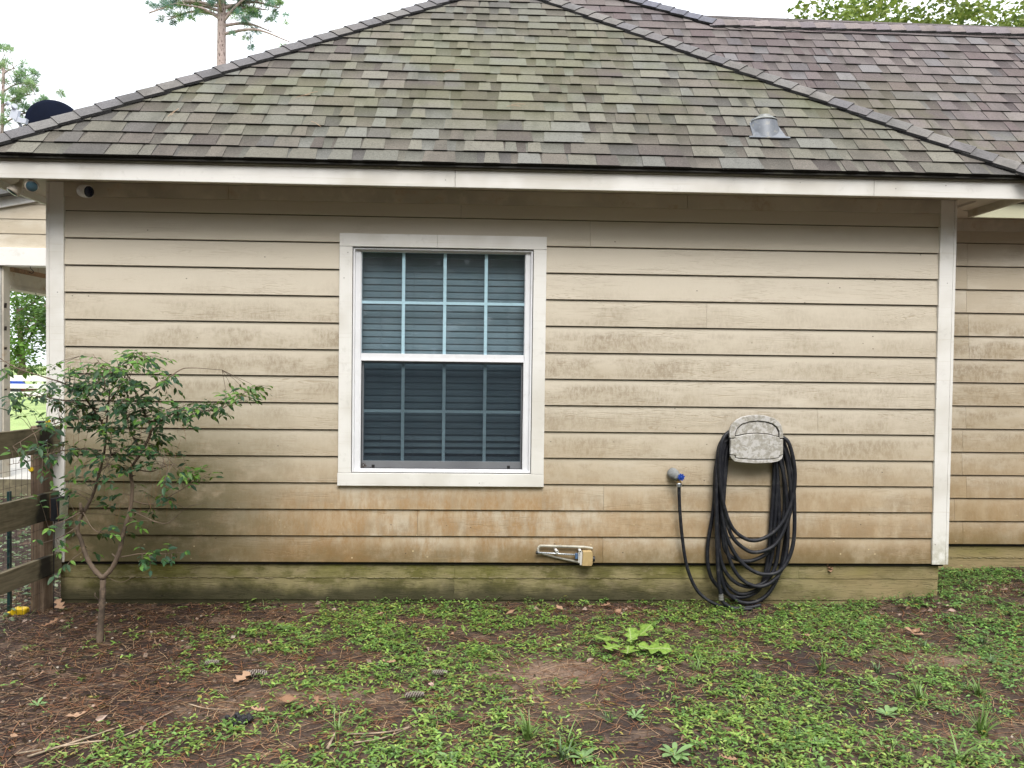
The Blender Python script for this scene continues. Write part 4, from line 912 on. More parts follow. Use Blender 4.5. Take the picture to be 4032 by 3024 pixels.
m = MB(); m.prism([(-3.115,-.305),(-2.985,-.305),(-2.985,-.262),(-3.00,-.255),(-3.06,-.252),(-3.075,-.272),(-3.115,-.283)], -.215, -.155); tag(m.build('yellow_wedge', yl, None, bevel=.006, seg=3), 'yellow plastic wedge lying at the foot of the fence post', 'plastic wedge')
ins = thing('wire_insulator', 'yellow plastic wire insulator standing on top of the fence post', 'insulator', (-2.90, -.13, .905))
m = MB(); m.lathe([(.016, 0), (.016, .01), (.011, .014), (.011, .024), (.015, .028), (.015, .040), (.009, .044), (.009, .058)], (-2.889, -.115, .902), (0, 0, 1), 16); m.build('insulator_body', yl, ins, bevel=.001)
k_ = thing('post_knob', 'black spool knob on top of the wooden fence post', 'knob', (-2.925, -.14, .905))
m = MB(); m.lathe([(.024, 0), (.024, .006), (.012, .010), (.012, .018), (.027, .022), (.027, .030), (.018, .034)], (-2.918, -.150, .906), (0, 0, 1), 20); m.build('knob_body', MAT['black'], k_, bevel=.001)
m = MB(); m.lathe([(.013, 0), (.018, .004), (.018, .01), (.010, .014), (.010, .024), (.014, .028), (.013, .034)], (-2.99, -.125, .625), (.5, -.8, .1), 14); tag(m.build('wire_insulator', yl, None, bevel=.001), 'small yellow insulator on the wire below the top board', 'insulator')
ll = thing('solar_light', 'black box solar light fixed to the end of the middle fence board', 'light', (-2.82, -.13, .37))
m = MB(); m.add([(-2.850,-.175,.300),(-2.792,-.180,.296),(-2.776,-.09,.296),(-2.850,-.09,.300),(-2.850,-.175,.444),(-2.790,-.180,.452),(-2.766,-.09,.452),(-2.850,-.09,.444)], [(0,3,2,1),(4,5,6,7),(0,1,5,4),(1,2,6,5),(2,3,7,6),(3,0,4,7)]); m.build('light_housing', simple('black_housing', (.010, .012, .016), .5, .1), ll, bevel=.004)
m = MB(); m.add([(-2.7925,-.172,.310),(-2.7800,-.098,.310),(-2.7715,-.098,.440),(-2.7905,-.172,.440)], [(0,1,2,3)]); 
m.v = [(a+.0035, b, c) for a, b, c in m.v]; m.build('light_panel', simple('frosted_panel', (.38, .38, .28), .25, .1, 30, .05), ll)
m = MB(); m.tube([(-2.83, -.12, .448), (-2.83, -.12, .458), (-2.815, -.12, .462)], .004, 8); m.build('bracket', MAT['black'], ll)
m = MB(); m.tube(crom([(-2.842,-.13,.302),(-2.846,-.128,.20),(-2.85,-.125,.02),(-2.852,-.12,-.12),(-2.858,-.115,-.29)], 6), .0035, 8); tag(m.build('black_cable', MAT['black'], None, smooth=True), 'thin black cable running down the fence post into the ground', 'cable')

# ---------------------------------------------------------------- foliage helpers
def leaf_geo(P, D, N, L, W, droop=.15, fold=.12):
    """arrays of leaf base P, direction D, normal N -> pointed leaves of 2x3 quads folded on the midrib"""
    P = np.asarray(P, float); D = D/np.linalg.norm(D, axis=1, keepdims=True); S = np.cross(D, N); S /= (np.linalg.norm(S, axis=1, keepdims=True)+1e-9); N = np.cross(S, D)
    L = np.asarray(L)[:, None]; W = np.asarray(W)[:, None]; n = len(P); rows = []
    for t, wf in ((.02, .10), (.32, .92), (.66, .78), (1.0, .04)):
        c = P + D*L*t - N*L*droop*t*t
        rows += [c - S*W*wf*.5 + N*W*fold*wf, c, c + S*W*wf*.5 + N*W*fold*wf]
    V = np.stack(rows, 1).reshape(-1, 3); b = (np.arange(n)*12)[:, None]
    q = np.array([[0,1,4,3],[1,2,5,4],[3,4,7,6],[4,5,8,7],[6,7,10,9],[7,8,11,10]]); F = (b[:, :, None] + q[None]).reshape(-1, 4)
    return V, F, np.repeat(np.arange(n), 6)
def quad_geo(P, D, N, L, W):
    """cheap diamond leaves for distant crowns"""
    D = D/np.linalg.norm(D, axis=1, keepdims=True); S = np.cross(D, N); S /= (np.linalg.norm(S, axis=1, keepdims=True)+1e-9); L = np.asarray(L)[:, None]; W = np.asarray(W)[:, None]
    V = np.stack([P, P+D*L*.45-S*W*.5, P+D*L, P+D*L*.5+S*W*.5], 1).reshape(-1, 3)
    F = (np.arange(len(P))*4)[:, None] + np.arange(4)[None]; return V, F, np.arange(len(P))
def rdir(n, zlo=-1, zhi=1):
    z = rng.uniform(zlo, zhi, n); a = rng.uniform(0, 2*PI, n); r = np.sqrt(1-z*z*.999); return np.stack([r*np.cos(a), r*np.sin(a), z], 1)
def tones(n, base, var=.25, cols=None):
    if cols is not None:
        c = np.array(cols)[rng.integers(0, len(cols), n)]
    else: c = np.tile(np.array(base), (n, 1))
    return c*rng.uniform(1-var, 1+var, (n, 1))
LEAF = leaf_mat('leaf'); GCM = leaf_mat('groundcover_leaf', .4, .35, .5); FAR = leaf_mat('crown_leaf', .6, .35, .2)
bark = simple('bark', (.17, .125, .09), .9, .3, 25, .8, dirt=(.07, .05, .04)); pbark = NT('pine_bark')
v_ = pbark.vor(1.0, pbark.sc((11, 11, 4.5))); c = pbark.mix((.07, .045, .04), (.36, .28, .26), pbark.step(v_, .12, .34)); c = pbark.mix(c, (.10, .07, .06), pbark.step(pbark.noise(14, 5, .7), .52, .7)); pbark.bsdf(c, .9, pbark.bump(v_, .8, .03))

# ---------------------------------------------------------------- the small tree by the corner
ty = -.70
tree = thing('small_tree', 'slender two stemmed young tree with loose leafy crown at the wall', 'tree', (-2.26, ty, -.30))
q = random.Random(12)
SK = {
 'trunk': ([(-2.283,-.36),(-2.269,-.171),(-2.261,-.031),(-2.261,.079)], .020, .016, 0),
 'L': ([(-2.261,.079),(-2.314,.132),(-2.354,.201),(-2.388,.294),(-2.41,.369),(-2.371,.468),(-2.331,.549),(-2.297,.677),(-2.269,.815),(-2.258,.954),(-2.252,1.161)], .0145, .0045, .05),
 'R': ([(-2.261,.079),(-2.201,.143),(-2.161,.237),(-2.133,.353),(-2.099,.481),(-2.082,.609),(-2.088,.713),(-2.031,.817),(-1.98,.934),(-2.009,1.026),(-2.049,1.129),(-2.1,1.232),(-2.145,1.289)], .0145, .004, -.04),
 'b1': ([(-2.252,.954),(-2.359,1.126),(-2.449,1.194),(-2.55,1.233),(-2.696,1.283),(-2.83,1.372),(-2.90,1.40)], .006, .0015, -.12),
 'b2': ([(-2.269,.815),(-2.371,.826),(-2.483,.814),(-2.607,.767),(-2.731,.743)], .005, .0015, -.1),
 'b3': ([(-2.258,.989),(-2.359,.999),(-2.495,.963),(-2.641,.858)], .005, .0015, -.2),
 'b4': ([(-2.263,1.046),(-2.371,1.08),(-2.472,1.102),(-2.584,1.123),(-2.696,1.134)], .005, .0015, -.05),
 'b5': ([(-2.258,1.046),(-2.19,1.162),(-2.145,1.278),(-2.077,1.359)], .005, .0015, .1),
 'b6': ([(-1.98,.934),(-1.906,1.004),(-1.793,1.051),(-1.645,1.053),(-1.542,1.077),(-1.394,1.183)], .006, .0015, -.1),
 'b7': ([(-2.049,1.129),(-1.93,1.211),(-1.85,1.281),(-1.782,1.294),(-1.623,1.284)], .005, .0012, .1),
 'b8': ([(-2.088,.713),(-1.985,.702),(-1.906,.726),(-1.815,.761)], .004, .0012, -.12),
 'b9': ([(-2.093,.527),(-1.985,.505),(-1.871,.564),(-1.757,.634)], .004, .0012, .08),
 'b10': ([(-2.099,.469),(-1.905,.401),(-1.78,.494),(-1.654,.53)], .003, .0010, -.06),
 'b11': ([(-2.371,.468),(-2.303,.387),(-2.235,.364)], .003, .001, -.1), 'b12': ([(-2.41,.369),(-2.495,.317),(-2.631,.281)], .003, .001, -.1),
 'b13': ([(-2.161,.202),(-2.053,.214),(-1.962,.202),(-1.825,.203)], .0035, .001, .12), 'b14': ([(-2.371,.468),(-2.45,.421),(-2.506,.398)], .004, .001, -.1),
 'b15': ([(-2.252,1.161),(-2.28,1.276),(-2.359,1.367)], .004, .001, .1), 'b16': ([(-2.252,1.127),(-2.382,1.229),(-2.449,1.354)], .004, .001, .12), 'b17': ([(-2.145,1.289),(-2.032,1.383)], .003, .001, 0),
 'b18': ([(-2.031,.817),(-2.12,.90),(-2.17,.99),(-2.20,1.09)], .004, .001, .15), 'b19': ([(-2.26,.10),(-2.17,.05),(-2.09,.09)], .002, .0008, .05), 'b20': ([(-2.297,.677),(-2.22,.73),(-2.16,.80)], .003, .001, -.12)}
bm_ = MB(); nodes = []
for k, (P, r0, r1, yo) in SK.items():
    pts = []
    for i, (x, z) in enumerate(P):
        t = i/(len(P)-1); start = 0 if k in ('trunk', 'L', 'R') else 0
        pts.append((x + q.uniform(-.004, .004)*(k not in ('trunk',)), ty + yo*t + q.uniform(-.01, .01)*t, z))
    C = crom(pts, 5); rr2 = [r0+(r1-r0)*i/(len(C)-1) for i in range(len(C))]; rr2 = [a*(1+.10*math.sin(i*2.3)) for i, a in enumerate(rr2)]
    bm_.tube(C, rr2, 8); 
    if k not in ('trunk',): nodes += [Vector(c) for c in C[len(C)//4:]]
    if k in ('L', 'R'):
        for i in range(3, len(C)-3, 5):
            d = Vector((q.uniform(-1, 1), q.uniform(-.6, .6), q.uniform(-.1, .8))).normalized(); bm_.tube([C[i], C[i]+d*q.uniform(.015, .04)], [rr2[i]*.5, rr2[i]*.25], 6)
bm_.tube([(-2.375, ty, .455), (-2.383, ty-.01, .515)], [.011, .008], 8); bm_.tube([(-2.270, ty, -.06), (-2.30, ty-.01, -.02), (-2.298, ty-.01, .0)], [.004, .003, .002], 6)
LP, LD, LN, LL, LT = [], [], [], [], []
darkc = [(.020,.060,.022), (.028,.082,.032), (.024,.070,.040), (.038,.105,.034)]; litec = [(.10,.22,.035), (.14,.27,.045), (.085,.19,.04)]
def twig_leaves(a, b, n, lite, size=.044):
    d = (b-a); s = d.cross(Vector((0, 0, 1))).normalized() if d.length > 1e-6 else Vector((1, 0, 0))
    for i in range(n):
        t = (i+1)/n; p = a + d*t; sg = 1 if i % 2 else -1
        dr = (d.normalized()*.6 + s*sg*.75 + Vector((q.uniform(-.35, .35), q.uniform(-.35, .35), q.uniform(-.55, .15)))) if i < n-1 else d.normalized()+Vector((0, 0, q.uniform(-.3, .1)))
        nn = Vector((q.uniform(-.5, .5), q.uniform(-.8, .1), 1)).normalized(); LP.append(p); LD.append(dr); LN.append(nn); LL.append(size*1.02*q.uniform(.6, 1.35))
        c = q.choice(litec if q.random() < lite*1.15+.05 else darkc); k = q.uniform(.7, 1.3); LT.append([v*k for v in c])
BL = [(-2.134,1.243,.305,.094,60,.35),(-2.224,1.07,.293,.141,62,.10),(-1.929,1.05,.188,.094,34,.08),(-2.607,1.112,.141,.07,22,.2),(-2.551,.813,.176,.06,22,.2),(-1.986,.795,.141,.08,18,.25),(-1.78,.657,.082,.07,13,.45),
      (-2.167,.863,.141,.106,22,.1),(-2.371,1.206,.152,.094,20,.25),(-2.077,1.359,.141,.03,10,.8),(-2.235,.70,.164,.07,12,.15),(-1.50,1.11,.14,.05,15,.4),(-1.645,1.064,.09,.06,12,.15),(-2.752,1.27,.09,.04,9,.6),(-1.90,.21,.12,.05,8,.15),(-2.05,.40,.15,.05,4,.4),(-2.44,.44,.1,.05,4,.5),(-2.0,.97,.2,.12,18,.06),(-2.45,.98,.16,.07,16,.15),(-1.40,1.18,.05,.03,4,.95),(-2.30,.55,.22,.10,7,.3),(-2.0,.55,.2,.08,7,.3),(-2.48,.62,.12,.08,6,.3),(-2.12,.33,.2,.07,5,.4),(-2.40,.22,.08,.08,4,.5),(-2.5,.33,.08,.05,3,.5)]
for cx, cz, a, b, n, lt in BL:
    for i in range(int(n*1.7)):
        r = math.sqrt(q.random()); th = q.uniform(0, 2*PI); p = Vector((cx+a*r*math.cos(th), ty + q.gauss(-.02, .13), cz+b*r*math.sin(th)))
        nr = min(nodes, key=lambda v: (v-p).length_squared)
        d = p-nr; L = min(d.length, .22); s0 = p - d.normalized()*L if d.length > .01 else nr
        mid = (s0+p)/2+Vector((0, 0, .012))
        bm_.tube([nr if d.length < .3 else s0, mid, p], [.0016, .0012, .0007], 4, cap=False)
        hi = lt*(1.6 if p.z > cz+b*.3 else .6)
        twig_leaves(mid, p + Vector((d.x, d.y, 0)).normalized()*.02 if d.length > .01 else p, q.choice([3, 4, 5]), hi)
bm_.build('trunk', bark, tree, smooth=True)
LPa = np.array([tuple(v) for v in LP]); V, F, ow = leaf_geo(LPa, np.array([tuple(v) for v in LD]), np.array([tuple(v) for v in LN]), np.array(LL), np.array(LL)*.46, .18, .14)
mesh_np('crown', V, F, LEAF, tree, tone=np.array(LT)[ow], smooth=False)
hg = MB(); q = random.Random(77)                             # pine needles caught in the twigs, a few dry leaves
for i in range(70):
    x, z = q.uniform(-2.5, -1.75), q.uniform(.5, 1.15); y = ty + q.uniform(-.15, .1); l = q.uniform(.07, .15); dx = q.uniform(-.03, .03)
    hg.tube([(x, y, z), (x+dx, y, z-l*.6), (x+dx*1.2, y, z-l)], .0008, 3, cap=False)
tag(hg.build('hanging_needles', simple('brown_needle', (.22, .105, .045), .7), None), 'brown pine needles caught hanging in the small tree', 'pine needles', kind='stuff')

# ---------------------------------------------------------------- background trees
def crown(name, parent, blobs, n, L, W, cols, mat=FAR, var=.3, shell=.45):
    Ps, Ts = [], []
    tot = sum(b[3]*b[4]*b[5] for b in blobs)
    for (cx, cy, cz, a, b, c) in blobs:
        k = int(n*(a*b*c)/tot)+8; d = rdir(k); r = rng.uniform(shell, 1, (k, 1))**.6
        P = np.array([cx, cy, cz]) + d*r*np.array([a, b, c]); Ps.append(P); Ts.append(tones(k, None, var, cols)*rng.uniform(.8, 1.2))
    P = np.concatenate(Ps); T = np.concatenate(Ts); D = rdir(len(P), -.8, .5); N = rdir(len(P), .1, 1)
    V, F, ow = quad_geo(P, D, N, rng.uniform(.7, 1.3, len(P))*L, rng.uniform(.7, 1.3, len(P))*W)
    return mesh_np(name, V, F, mat, parent, tone=T[ow])
def blobs_in(cx, cy, cz, a, b, c, n, r0, r1, seed):
    q = random.Random(seed); o = []
    for i in range(n):
        u = q.uniform(-1, 1); th = q.uniform(0, 2*PI); rr3 = q.uniform(.35, 1); s = math.sqrt(1-u*u); k = q.uniform(r0, r1)
        o.append((cx+a*rr3*s*math.cos(th), cy+b*rr3*s*math.sin(th), cz+c*rr3*u, k, k, k*.65))
    return o
GREEN = [(.055,.115,.025), (.085,.16,.035), (.12,.20,.05), (.035,.08,.02)]
def broad_tree(label, x, y, h, rx, rz, n, seed, L=.22, cols=GREEN, name='oak_tree', group='leafy trees around the yard', z0=-.3, nb=26, lowc=.45):
    t = thing(name, label, 'tree', (x, y, z0), group); q = random.Random(seed)
    m = MB(); top = Vector((x+q.uniform(-.4, .4), y, z0+h*.62)); pts = crom([(x, y, z0-.2), (x+q.uniform(-.2, .2), y, z0+h*.25), top], 6); r = .028*h
    m.tube(pts, [r*(1.2-.75*i/len(pts)) for i in range(len(pts))], 10)
    for i in range(9):
        a = q.uniform(0, 2*PI); s = pts[q.randrange(5, len(pts))]; e_ = Vector((x+rx*.75*math.cos(a), y+rx*.75*math.sin(a), z0+h*q.uniform(.5, .92))); m.tube(crom([s, (s+e_)/2+Vector((0, 0, -.2)), e_], 5), [r*.4*(1-.8*j/11) for j in range(11)], 6)
    m.build('trunk', bark, t, smooth=True)
    crown('crown', t, blobs_in(x, y, z0+h-rz*1.0, rx, rx, rz, nb, .22*rx, .40*rx, seed), n, L, L*.55, cols); return t
# dense thicket seen through the porch opening
for i, (x, y, h, rx, rz, n, lb, cols) in enumerate((
    (-23.2, 34, 6.5, 2.6, 3.1, 5200, 'bright green bushy tree behind the far white fence, left one', [(.11,.22,.04), (.15,.28,.06), (.08,.17,.03)]),
    (-19.6, 33, 6.2, 2.4, 3.0, 5200, 'darker broad leaved tree behind the far white fence, next to the porch corner', [(.04,.09,.03), (.09,.17,.05), (.025,.05,.02)]),
    (-16.2, 35, 6.4, 2.5, 3.1, 2500, 'tall bush behind the far white fence, hidden mostly by the house', GREEN))):
    broad_tree(lb, x, y, h, rx, rz, n, 40+i, .20, cols, 'bushy_tree', 'trees behind the far fence', nb=34)
# oaks over the rear roof
q0_ = [(.13,.18,.035), (.17,.23,.05), (.22,.26,.07), (.07,.12,.03)]
for i, (x, y, h, rx, rz, n, lb) in enumerate(((12.0, 19.5, 14.0, 3.1, 3.3, 14000, 'yellow green oak above the rear roof ridge, nearest the open sky'), (16.2, 20.5, 14.8, 3.4, 3.4, 14000, 'oak above the rear roof ridge at the right edge'))):
    broad_tree(lb, x, y, h, rx, rz, n, 60+i, .20, q0_, 'oak_tree', 'oaks over the rear roof', nb=44)
# pines
def needle_tufts(P, n, L, cols):
    Pn, Dn = [], []
    for p in P:
        D = rdir(n, -.6, 1); Pn.append(np.tile(np.array(p), (n, 1)) + D*L*.05); Dn.append(D)
    P_ = np.concatenate(Pn); D_ = np.concatenate(Dn); N_ = rdir(len(P_)); k = np.repeat(np.arange(len(P)), n); base = tones(len(P), None, .25, cols)
    V, F, ow = quad_geo(P_, D_, N_, rng.uniform(.6, 1.1, len(P_))*L, np.full(len(P_), L*.065)); return V, F, base[k][ow]
def pine(label, x, y, h, r, branches, seed, lean=0, tuft=.26, cols=((.16,.30,.22), (.12,.23,.21), (.24,.38,.16))):
    q = random.Random(seed); t = thing('pine_tree', label, 'tree', (x, y, -.3), 'tall pines beyond the house')
    m = MB(); pts = crom([(x-lean*.5, y, -.5), (x, y, h*.3), (x+lean*.3, y, h*.65), (x+lean, y, h)], 8); m.tube(pts, [r*(1.15-.75*i/len(pts)) for i in range(len(pts))], 14); tufts = []
    for (bz, dx, dz, yo, n) in branches:
        s = Vector((x+lean*(bz/h)**1.5, y, bz)); e_ = s + Vector((dx, yo, dz)); mid = (s+e_)/2 + Vector((0, 0, .12*abs(dx))); C = crom([s, mid, e_], 6); m.tube(C, [r*.26*(1-.85*i/len(C))+.008 for i in range(len(C))], 7)
        for j in range(n):
            c0 = C[q.randrange(3, len(C))]; p = c0 + Vector((q.gauss(0, .38), q.gauss(0, .38), q.gauss(.12, .30))); m.tube([c0, (c0+p)/2+Vector((0, 0, .05)), p], [.016, .012, .007], 4, cap=False); tufts.append(tuple(p)); 
            if q.random() < .7: tufts.append((p.x+q.gauss(0, .15), p.y+q.gauss(0, .15), p.z+q.gauss(0, .12)))
    m.build('trunk', pbark.m, t, smooth=True); V, F, T = needle_tufts(tufts, 80, tuft, [tuple(c) for c in cols]); mesh_np('crown', V, F, FAR, t, tone=T); return t
pine('tall pine trunk with a long bare side branch above the left hip', -11.28, 28, 24, .26,
     [(15.15, 2.9, -.35, -.3, 5), (15.6, 1.6, 1.1, -.5, 14), (16.2, 2.3, .3, .4, 14), (16.6, -1.9, .2, .2, 12), (16.3, -2.9, -.5, -.3, 9), (17.2, 1.2, .2, 0, 12), (17.4, -1.2, .2, .4, 12), (18.3, 2.5, .5, 0, 14), (18.4, -2.6, .4, 0, 14), (20, 2.2, .5, .5, 12), (20.5, -2.2, .5, -.5, 12), (22, 1.5, .5, 0, 12), (22.3, -1.4, .4, 0, 12), (16.0, .3, .4, -1.4, 6), (15.9, -2.4, -.1, .3, 12), (15.75, -1.3, .3, -.6, 9), (16.1, -3.2, .1, .5, 10), (15.9, 1.9, .4, .2, 14), (15.5, 2.0, .0, .5, 8), (16.3, 1.2, .1, .5, 12)], 5)
pine('small feathery pine at the left edge beyond the porch roof', -16.75, 22, 11.6, .10,
     [(8.3, 1.6, .35, 0, 12), (8.9, 1.5, .6, 0, 12), (9.4, 1.3, .5, .2, 14), (9.0, -1.2, .4, 0, 8), (10.0, 1.2, .35, -.2, 11), (10.5, .8, .3, 0, 9), (10.2, -.9, .3, 0, 8), (11.1, .4, .2, 0, 7), (8.0, 1.2, .1, .2, 9), (11.2, -.4, .3, 0, 6), (7.4, 1.3, .1, 0, 8)], 9, .15, .24, ((.24,.38,.20), (.30,.42,.22), (.17,.28,.18)))
pine('distant pine showing a few tufts over the roof peaks', 4.9, 30, 16.7, .16, [(15.2, -1.2, .4, 0, 7), (15.5, .9, .3, 0, 6), (16.2, .5, .3, 0, 5), (14.6, 1.4, .2, 0, 5), (16.4, -.4, .4, 0, 5)], 13, 0, .24)
# unseen trees added behind the camera to block low sky and darken window reflections
q = random.Random(99)
wood = []
for i in range(64):
    a = R(186 + (i % 46)*168/45); rad = q.uniform(15, 21); wood.append((rad*math.cos(a)*1.15, rad*math.sin(a)-3, q.uniform(1.5, 10.0), q.uniform(2.6, 4.0), 2.2, q.uniform(3.5, 5.5)))
wd_ = crown('added_woods', None, wood, 36000, .75, .5, [(.035,.07,.02), (.05,.095,.03), (.025,.05,.018)], shell=.2); tag(wd_, 'unseen green trees added behind the viewer to block low sky light', 'added_woods', kind='stuff')

# ---------------------------------------------------------------- ground cover, needles, litter
def inside_view(x, y): return (np.abs(x+.05) < (y+5.3)*.71) & ~((y > .012) & (x > -2.93) & (x < 3.10)) & (y < .60) & ~((x < -2.78) & (x > -2.95) & (y < 0) & (y > -.02))
def scatter(n, fn, box=(-4.6, 4.6, -2.4, .6)):
    x = rng.uniform(box[0], box[1], n); y = rng.uniform(box[2], box[3], n); k = inside_view(x, y) & (rng.uniform(0, 1, n) < fn(x, y)); return x[k], y[k]
px, py = scatter(42000, lambda x, y: cover(x, y)*.95)
n = len(px); k = rng.integers(3, 7, n); own = np.repeat(np.arange(n), k); N_ = len(own)
hgt = rng.uniform(.008, .036, n) + .035*np.exp(-((py)/.07)**2)*rng.uniform(0, 1, n)*(py > -.12)
phase = rng.uniform(0, 2*PI, n); idx = np.arange(N_) - np.concatenate([[0], np.cumsum(k)[:-1]])[own]
ang = phase[own] + idx*2.4 + rng.uniform(-.3, .3, N_); el = rng.uniform(-.15, .55, N_)
D_ = np.stack([np.cos(ang)*np.cos(el), np.sin(ang)*np.cos(el), np.sin(el)], 1)
hh_ = hgt[own]*(.35 + .65*idx/np.maximum(k[own]-1, 1))
leanx, leany = rng.uniform(-.012, .012, n), rng.uniform(-.02, .008, n)
P_ = np.stack([px[own]+leanx[own]*idx, py[own]+leany[own]*idx, gz(px, py)[own]+hh_], 1)
big = rng.uniform(.7, 1.25, n); L_ = .0265*big[own]*rng.uniform(.65, 1.2, N_); Wd = L_*rng.uniform(.30, .46, N_)
Nn = np.stack([rng.uniform(-.35, .35, N_), rng.uniform(-.35, .35, N_), np.ones(N_)], 1)
V, F, ow = leaf_geo(P_, D_, Nn, L_, Wd, .25, .12)
pal = np.array([(.21,.36,.07), (.16,.30,.055), (.26,.40,.085), (.10,.20,.045), (.32,.43,.11), (.18,.32,.09), (.24,.38,.08)]); cc = pal[rng.integers(0, 6, n)]*rng.uniform(.7, 1.3, (n, 1))
shade_tint = (sstep(px, 1.5, 3.0)*.5)[:, None]; cc = cc*(1-shade_tint) + cc*np.array([.62, .88, 1.15])*shade_tint  # house shade put into leaf colour: bluer and darker towards the right
cl = cc[own]*rng.uniform(.8, 1.2, (N_, 1)); yl_ = rng.uniform(0, 1, N_) < .03; cl[yl_] = np.array([.36, .30, .07])
tag(mesh_np('ground_cover', V, F, GCM, None, tone=cl[ow]), 'low leafy green ground cover spreading over the soil', 'ground cover', kind='stuff')
bx = rng.uniform(-7.5, -2.98, 9000); by = rng.uniform(-1.2, 4.1, 9000); kk_ = (rng.uniform(0, 1, 9000) < .75); bx, by = bx[kk_], by[kk_]; n3_ = len(bx)
a3 = rng.uniform(0, 2*PI, n3_); D3 = np.stack([np.cos(a3), np.sin(a3), rng.uniform(-.1, .5, n3_)], 1); N3 = np.stack([rng.uniform(-.3, .3, n3_), rng.uniform(-.3, .3, n3_), np.ones(n3_)], 1); L3 = rng.uniform(.03, .07, n3_)
V, F, ow = leaf_geo(np.stack([bx, by, gz(bx, by)+rng.uniform(.005, .06, n3_)], 1), D3, N3, L3, L3*.45, .25, .12)
tag(mesh_np('ground_cover', V, F, GCM, None, tone=tones(n3_, None, .3, [(.12,.22,.08), (.20,.30,.14), (.08,.15,.05), (.30,.36,.22)])[ow]), 'leafy ground cover growing beyond the board fence', 'ground cover', kind='stuff')
gx_, gy_ = scatter(16000, lambda x, y: (.10 + .75*sstep(x, .6, 2.2))*np.clip(cover(x, y)+.15, 0, 1)); n4 = len(gx_); a4 = rng.uniform(0, 2*PI, n4)
D4 = np.stack([np.cos(a4)*.5, np.sin(a4)*.5, rng.uniform(.15, 1.0, n4)], 1); L4 = rng.uniform(.025, .075, n4)
V, F, ow = leaf_geo(np.stack([gx_, gy_, gz(gx_, gy_)-.003], 1), D4, rdir(n4, -.2, .6), L4, rng.uniform(.0018, .0036, n4), .5, .1)
tag(mesh_np('short_grass', V, F, GCM, None, tone=tones(n4, None, .3, [(.20,.32,.09), (.28,.38,.14), (.14,.24,.06), (.40,.40,.20)])[ow]), 'fine short grass growing through the ground cover', 'grass', kind='stuff')
# stems
m = MB(); sel = rng.choice(n, min(n, 2600), replace=False)
for i in sel:
    b = Vector((px[i], py[i], float(gz(px[i], py[i]))-.004)); kx = int(k[i])-1; t = Vector((px[i]+leanx[i]*kx, py[i]+leany[i]*kx, b.z+hgt[i]+.004)); m.tube([b, t], [.0011, .0008], 3, cap=False)
tag(m.build('ground_cover_stems', simple('green_stem', (.12, .15, .05), .6), None), 'thin stems of the ground cover', 'ground cover', kind='stuff')
# pine needles lying on the soil
nx_, ny_ = scatter(34000, lambda x, y: .40 - .16*sstep(x, -.9, -1.9)*sstep(y, -1.1, -.7) + .15*sstep(x, -.2, -1.6) + .6*gauss(x, y, .9, -.12, .7, .1) + .3*(cover(x, y) < .5) - .25*darkmask(x, y)*(x > -1))
n = len(nx_); L = rng.uniform(.05, .16, n); a = rng.normal(.15, .75, n) + (rng.uniform(0, 1, n) < .4)*rng.uniform(0, PI, n)
z0 = gz(nx_, ny_) + rng.uniform(.002, .012, n); d = np.stack([np.cos(a), np.sin(a), rng.uniform(-.03, .03, n)], 1); s = np.stack([-np.sin(a), np.cos(a), np.zeros(n)], 1); P0 = np.stack([nx_, ny_, z0], 1); wn = rng.uniform(.0009, .0016, n)[:, None]; bend = rng.uniform(-.14, .14, n)[:, None]
rows = []
for t in (-.5, 0, .5):
    c = P0 + d*L[:, None]*t + s*L[:, None]*bend*(1-4*t*t)*.5; rows += [c-s*wn, c+s*wn]
V = np.stack(rows, 1).reshape(-1, 3); F = ((np.arange(n)*6)[:, None, None] + np.array([[0,1,3,2],[2,3,5,4]])[None]).reshape(-1, 4)
T = tones(n, None, .3, [(.25,.10,.05), (.36,.17,.09), (.13,.06,.038), (.52,.35,.21), (.30,.15,.09), (.42,.28,.18)])
tag(mesh_np('fallen_needles', V, F, simple('needle_brown', (.3, .15, .08), .7) if False else LEAF, None, tone=np.repeat(T, 2, 0)), 'red brown pine needles scattered over the soil', 'pine needles', kind='stuff')
# mulch crumbs, bark chips and small leaf scraps
cx_, cy_ = scatter(60000, lambda x, y: .85*sstep(x, -.9, -1.9) + .9*gauss(x, y, .85, -.10, .42, .085) + .7*gauss(x, y, 2.72, -.2, .25, .10) + .9*gauss(x, y, 3.75, .15, .4, .12) + .12 - .08*tanmask(x, y))
n = len(cx_); D = rdir(n, -.25, .35); Nq = rdir(n, .3, 1); L = rng.uniform(.006, .022, n)*(1 + (rng.uniform(0, 1, n) < .04)*1.3); W = L*rng.uniform(.3, .8, n)
V, F, ow = quad_geo(np.stack([cx_, cy_, gz(cx_, cy_) + rng.uniform(.001, .012, n)], 1), D, Nq, L, W)
T = tones(n, None, .35, [(.05,.025,.018), (.08,.040,.028), (.025,.014,.012), (.035,.020,.015), (.17,.095,.065), (.36,.25,.19), (.05,.035,.03)])
wh = rng.uniform(0, 1, n) < .012; T[wh] = np.array([.55, .48, .40])
tag(mesh_np('mulch_litter', V, F, LEAF, None, tone=T[ow]), 'dark bark mulch and leaf scraps spread on the soil', 'mulch', kind='stuff')
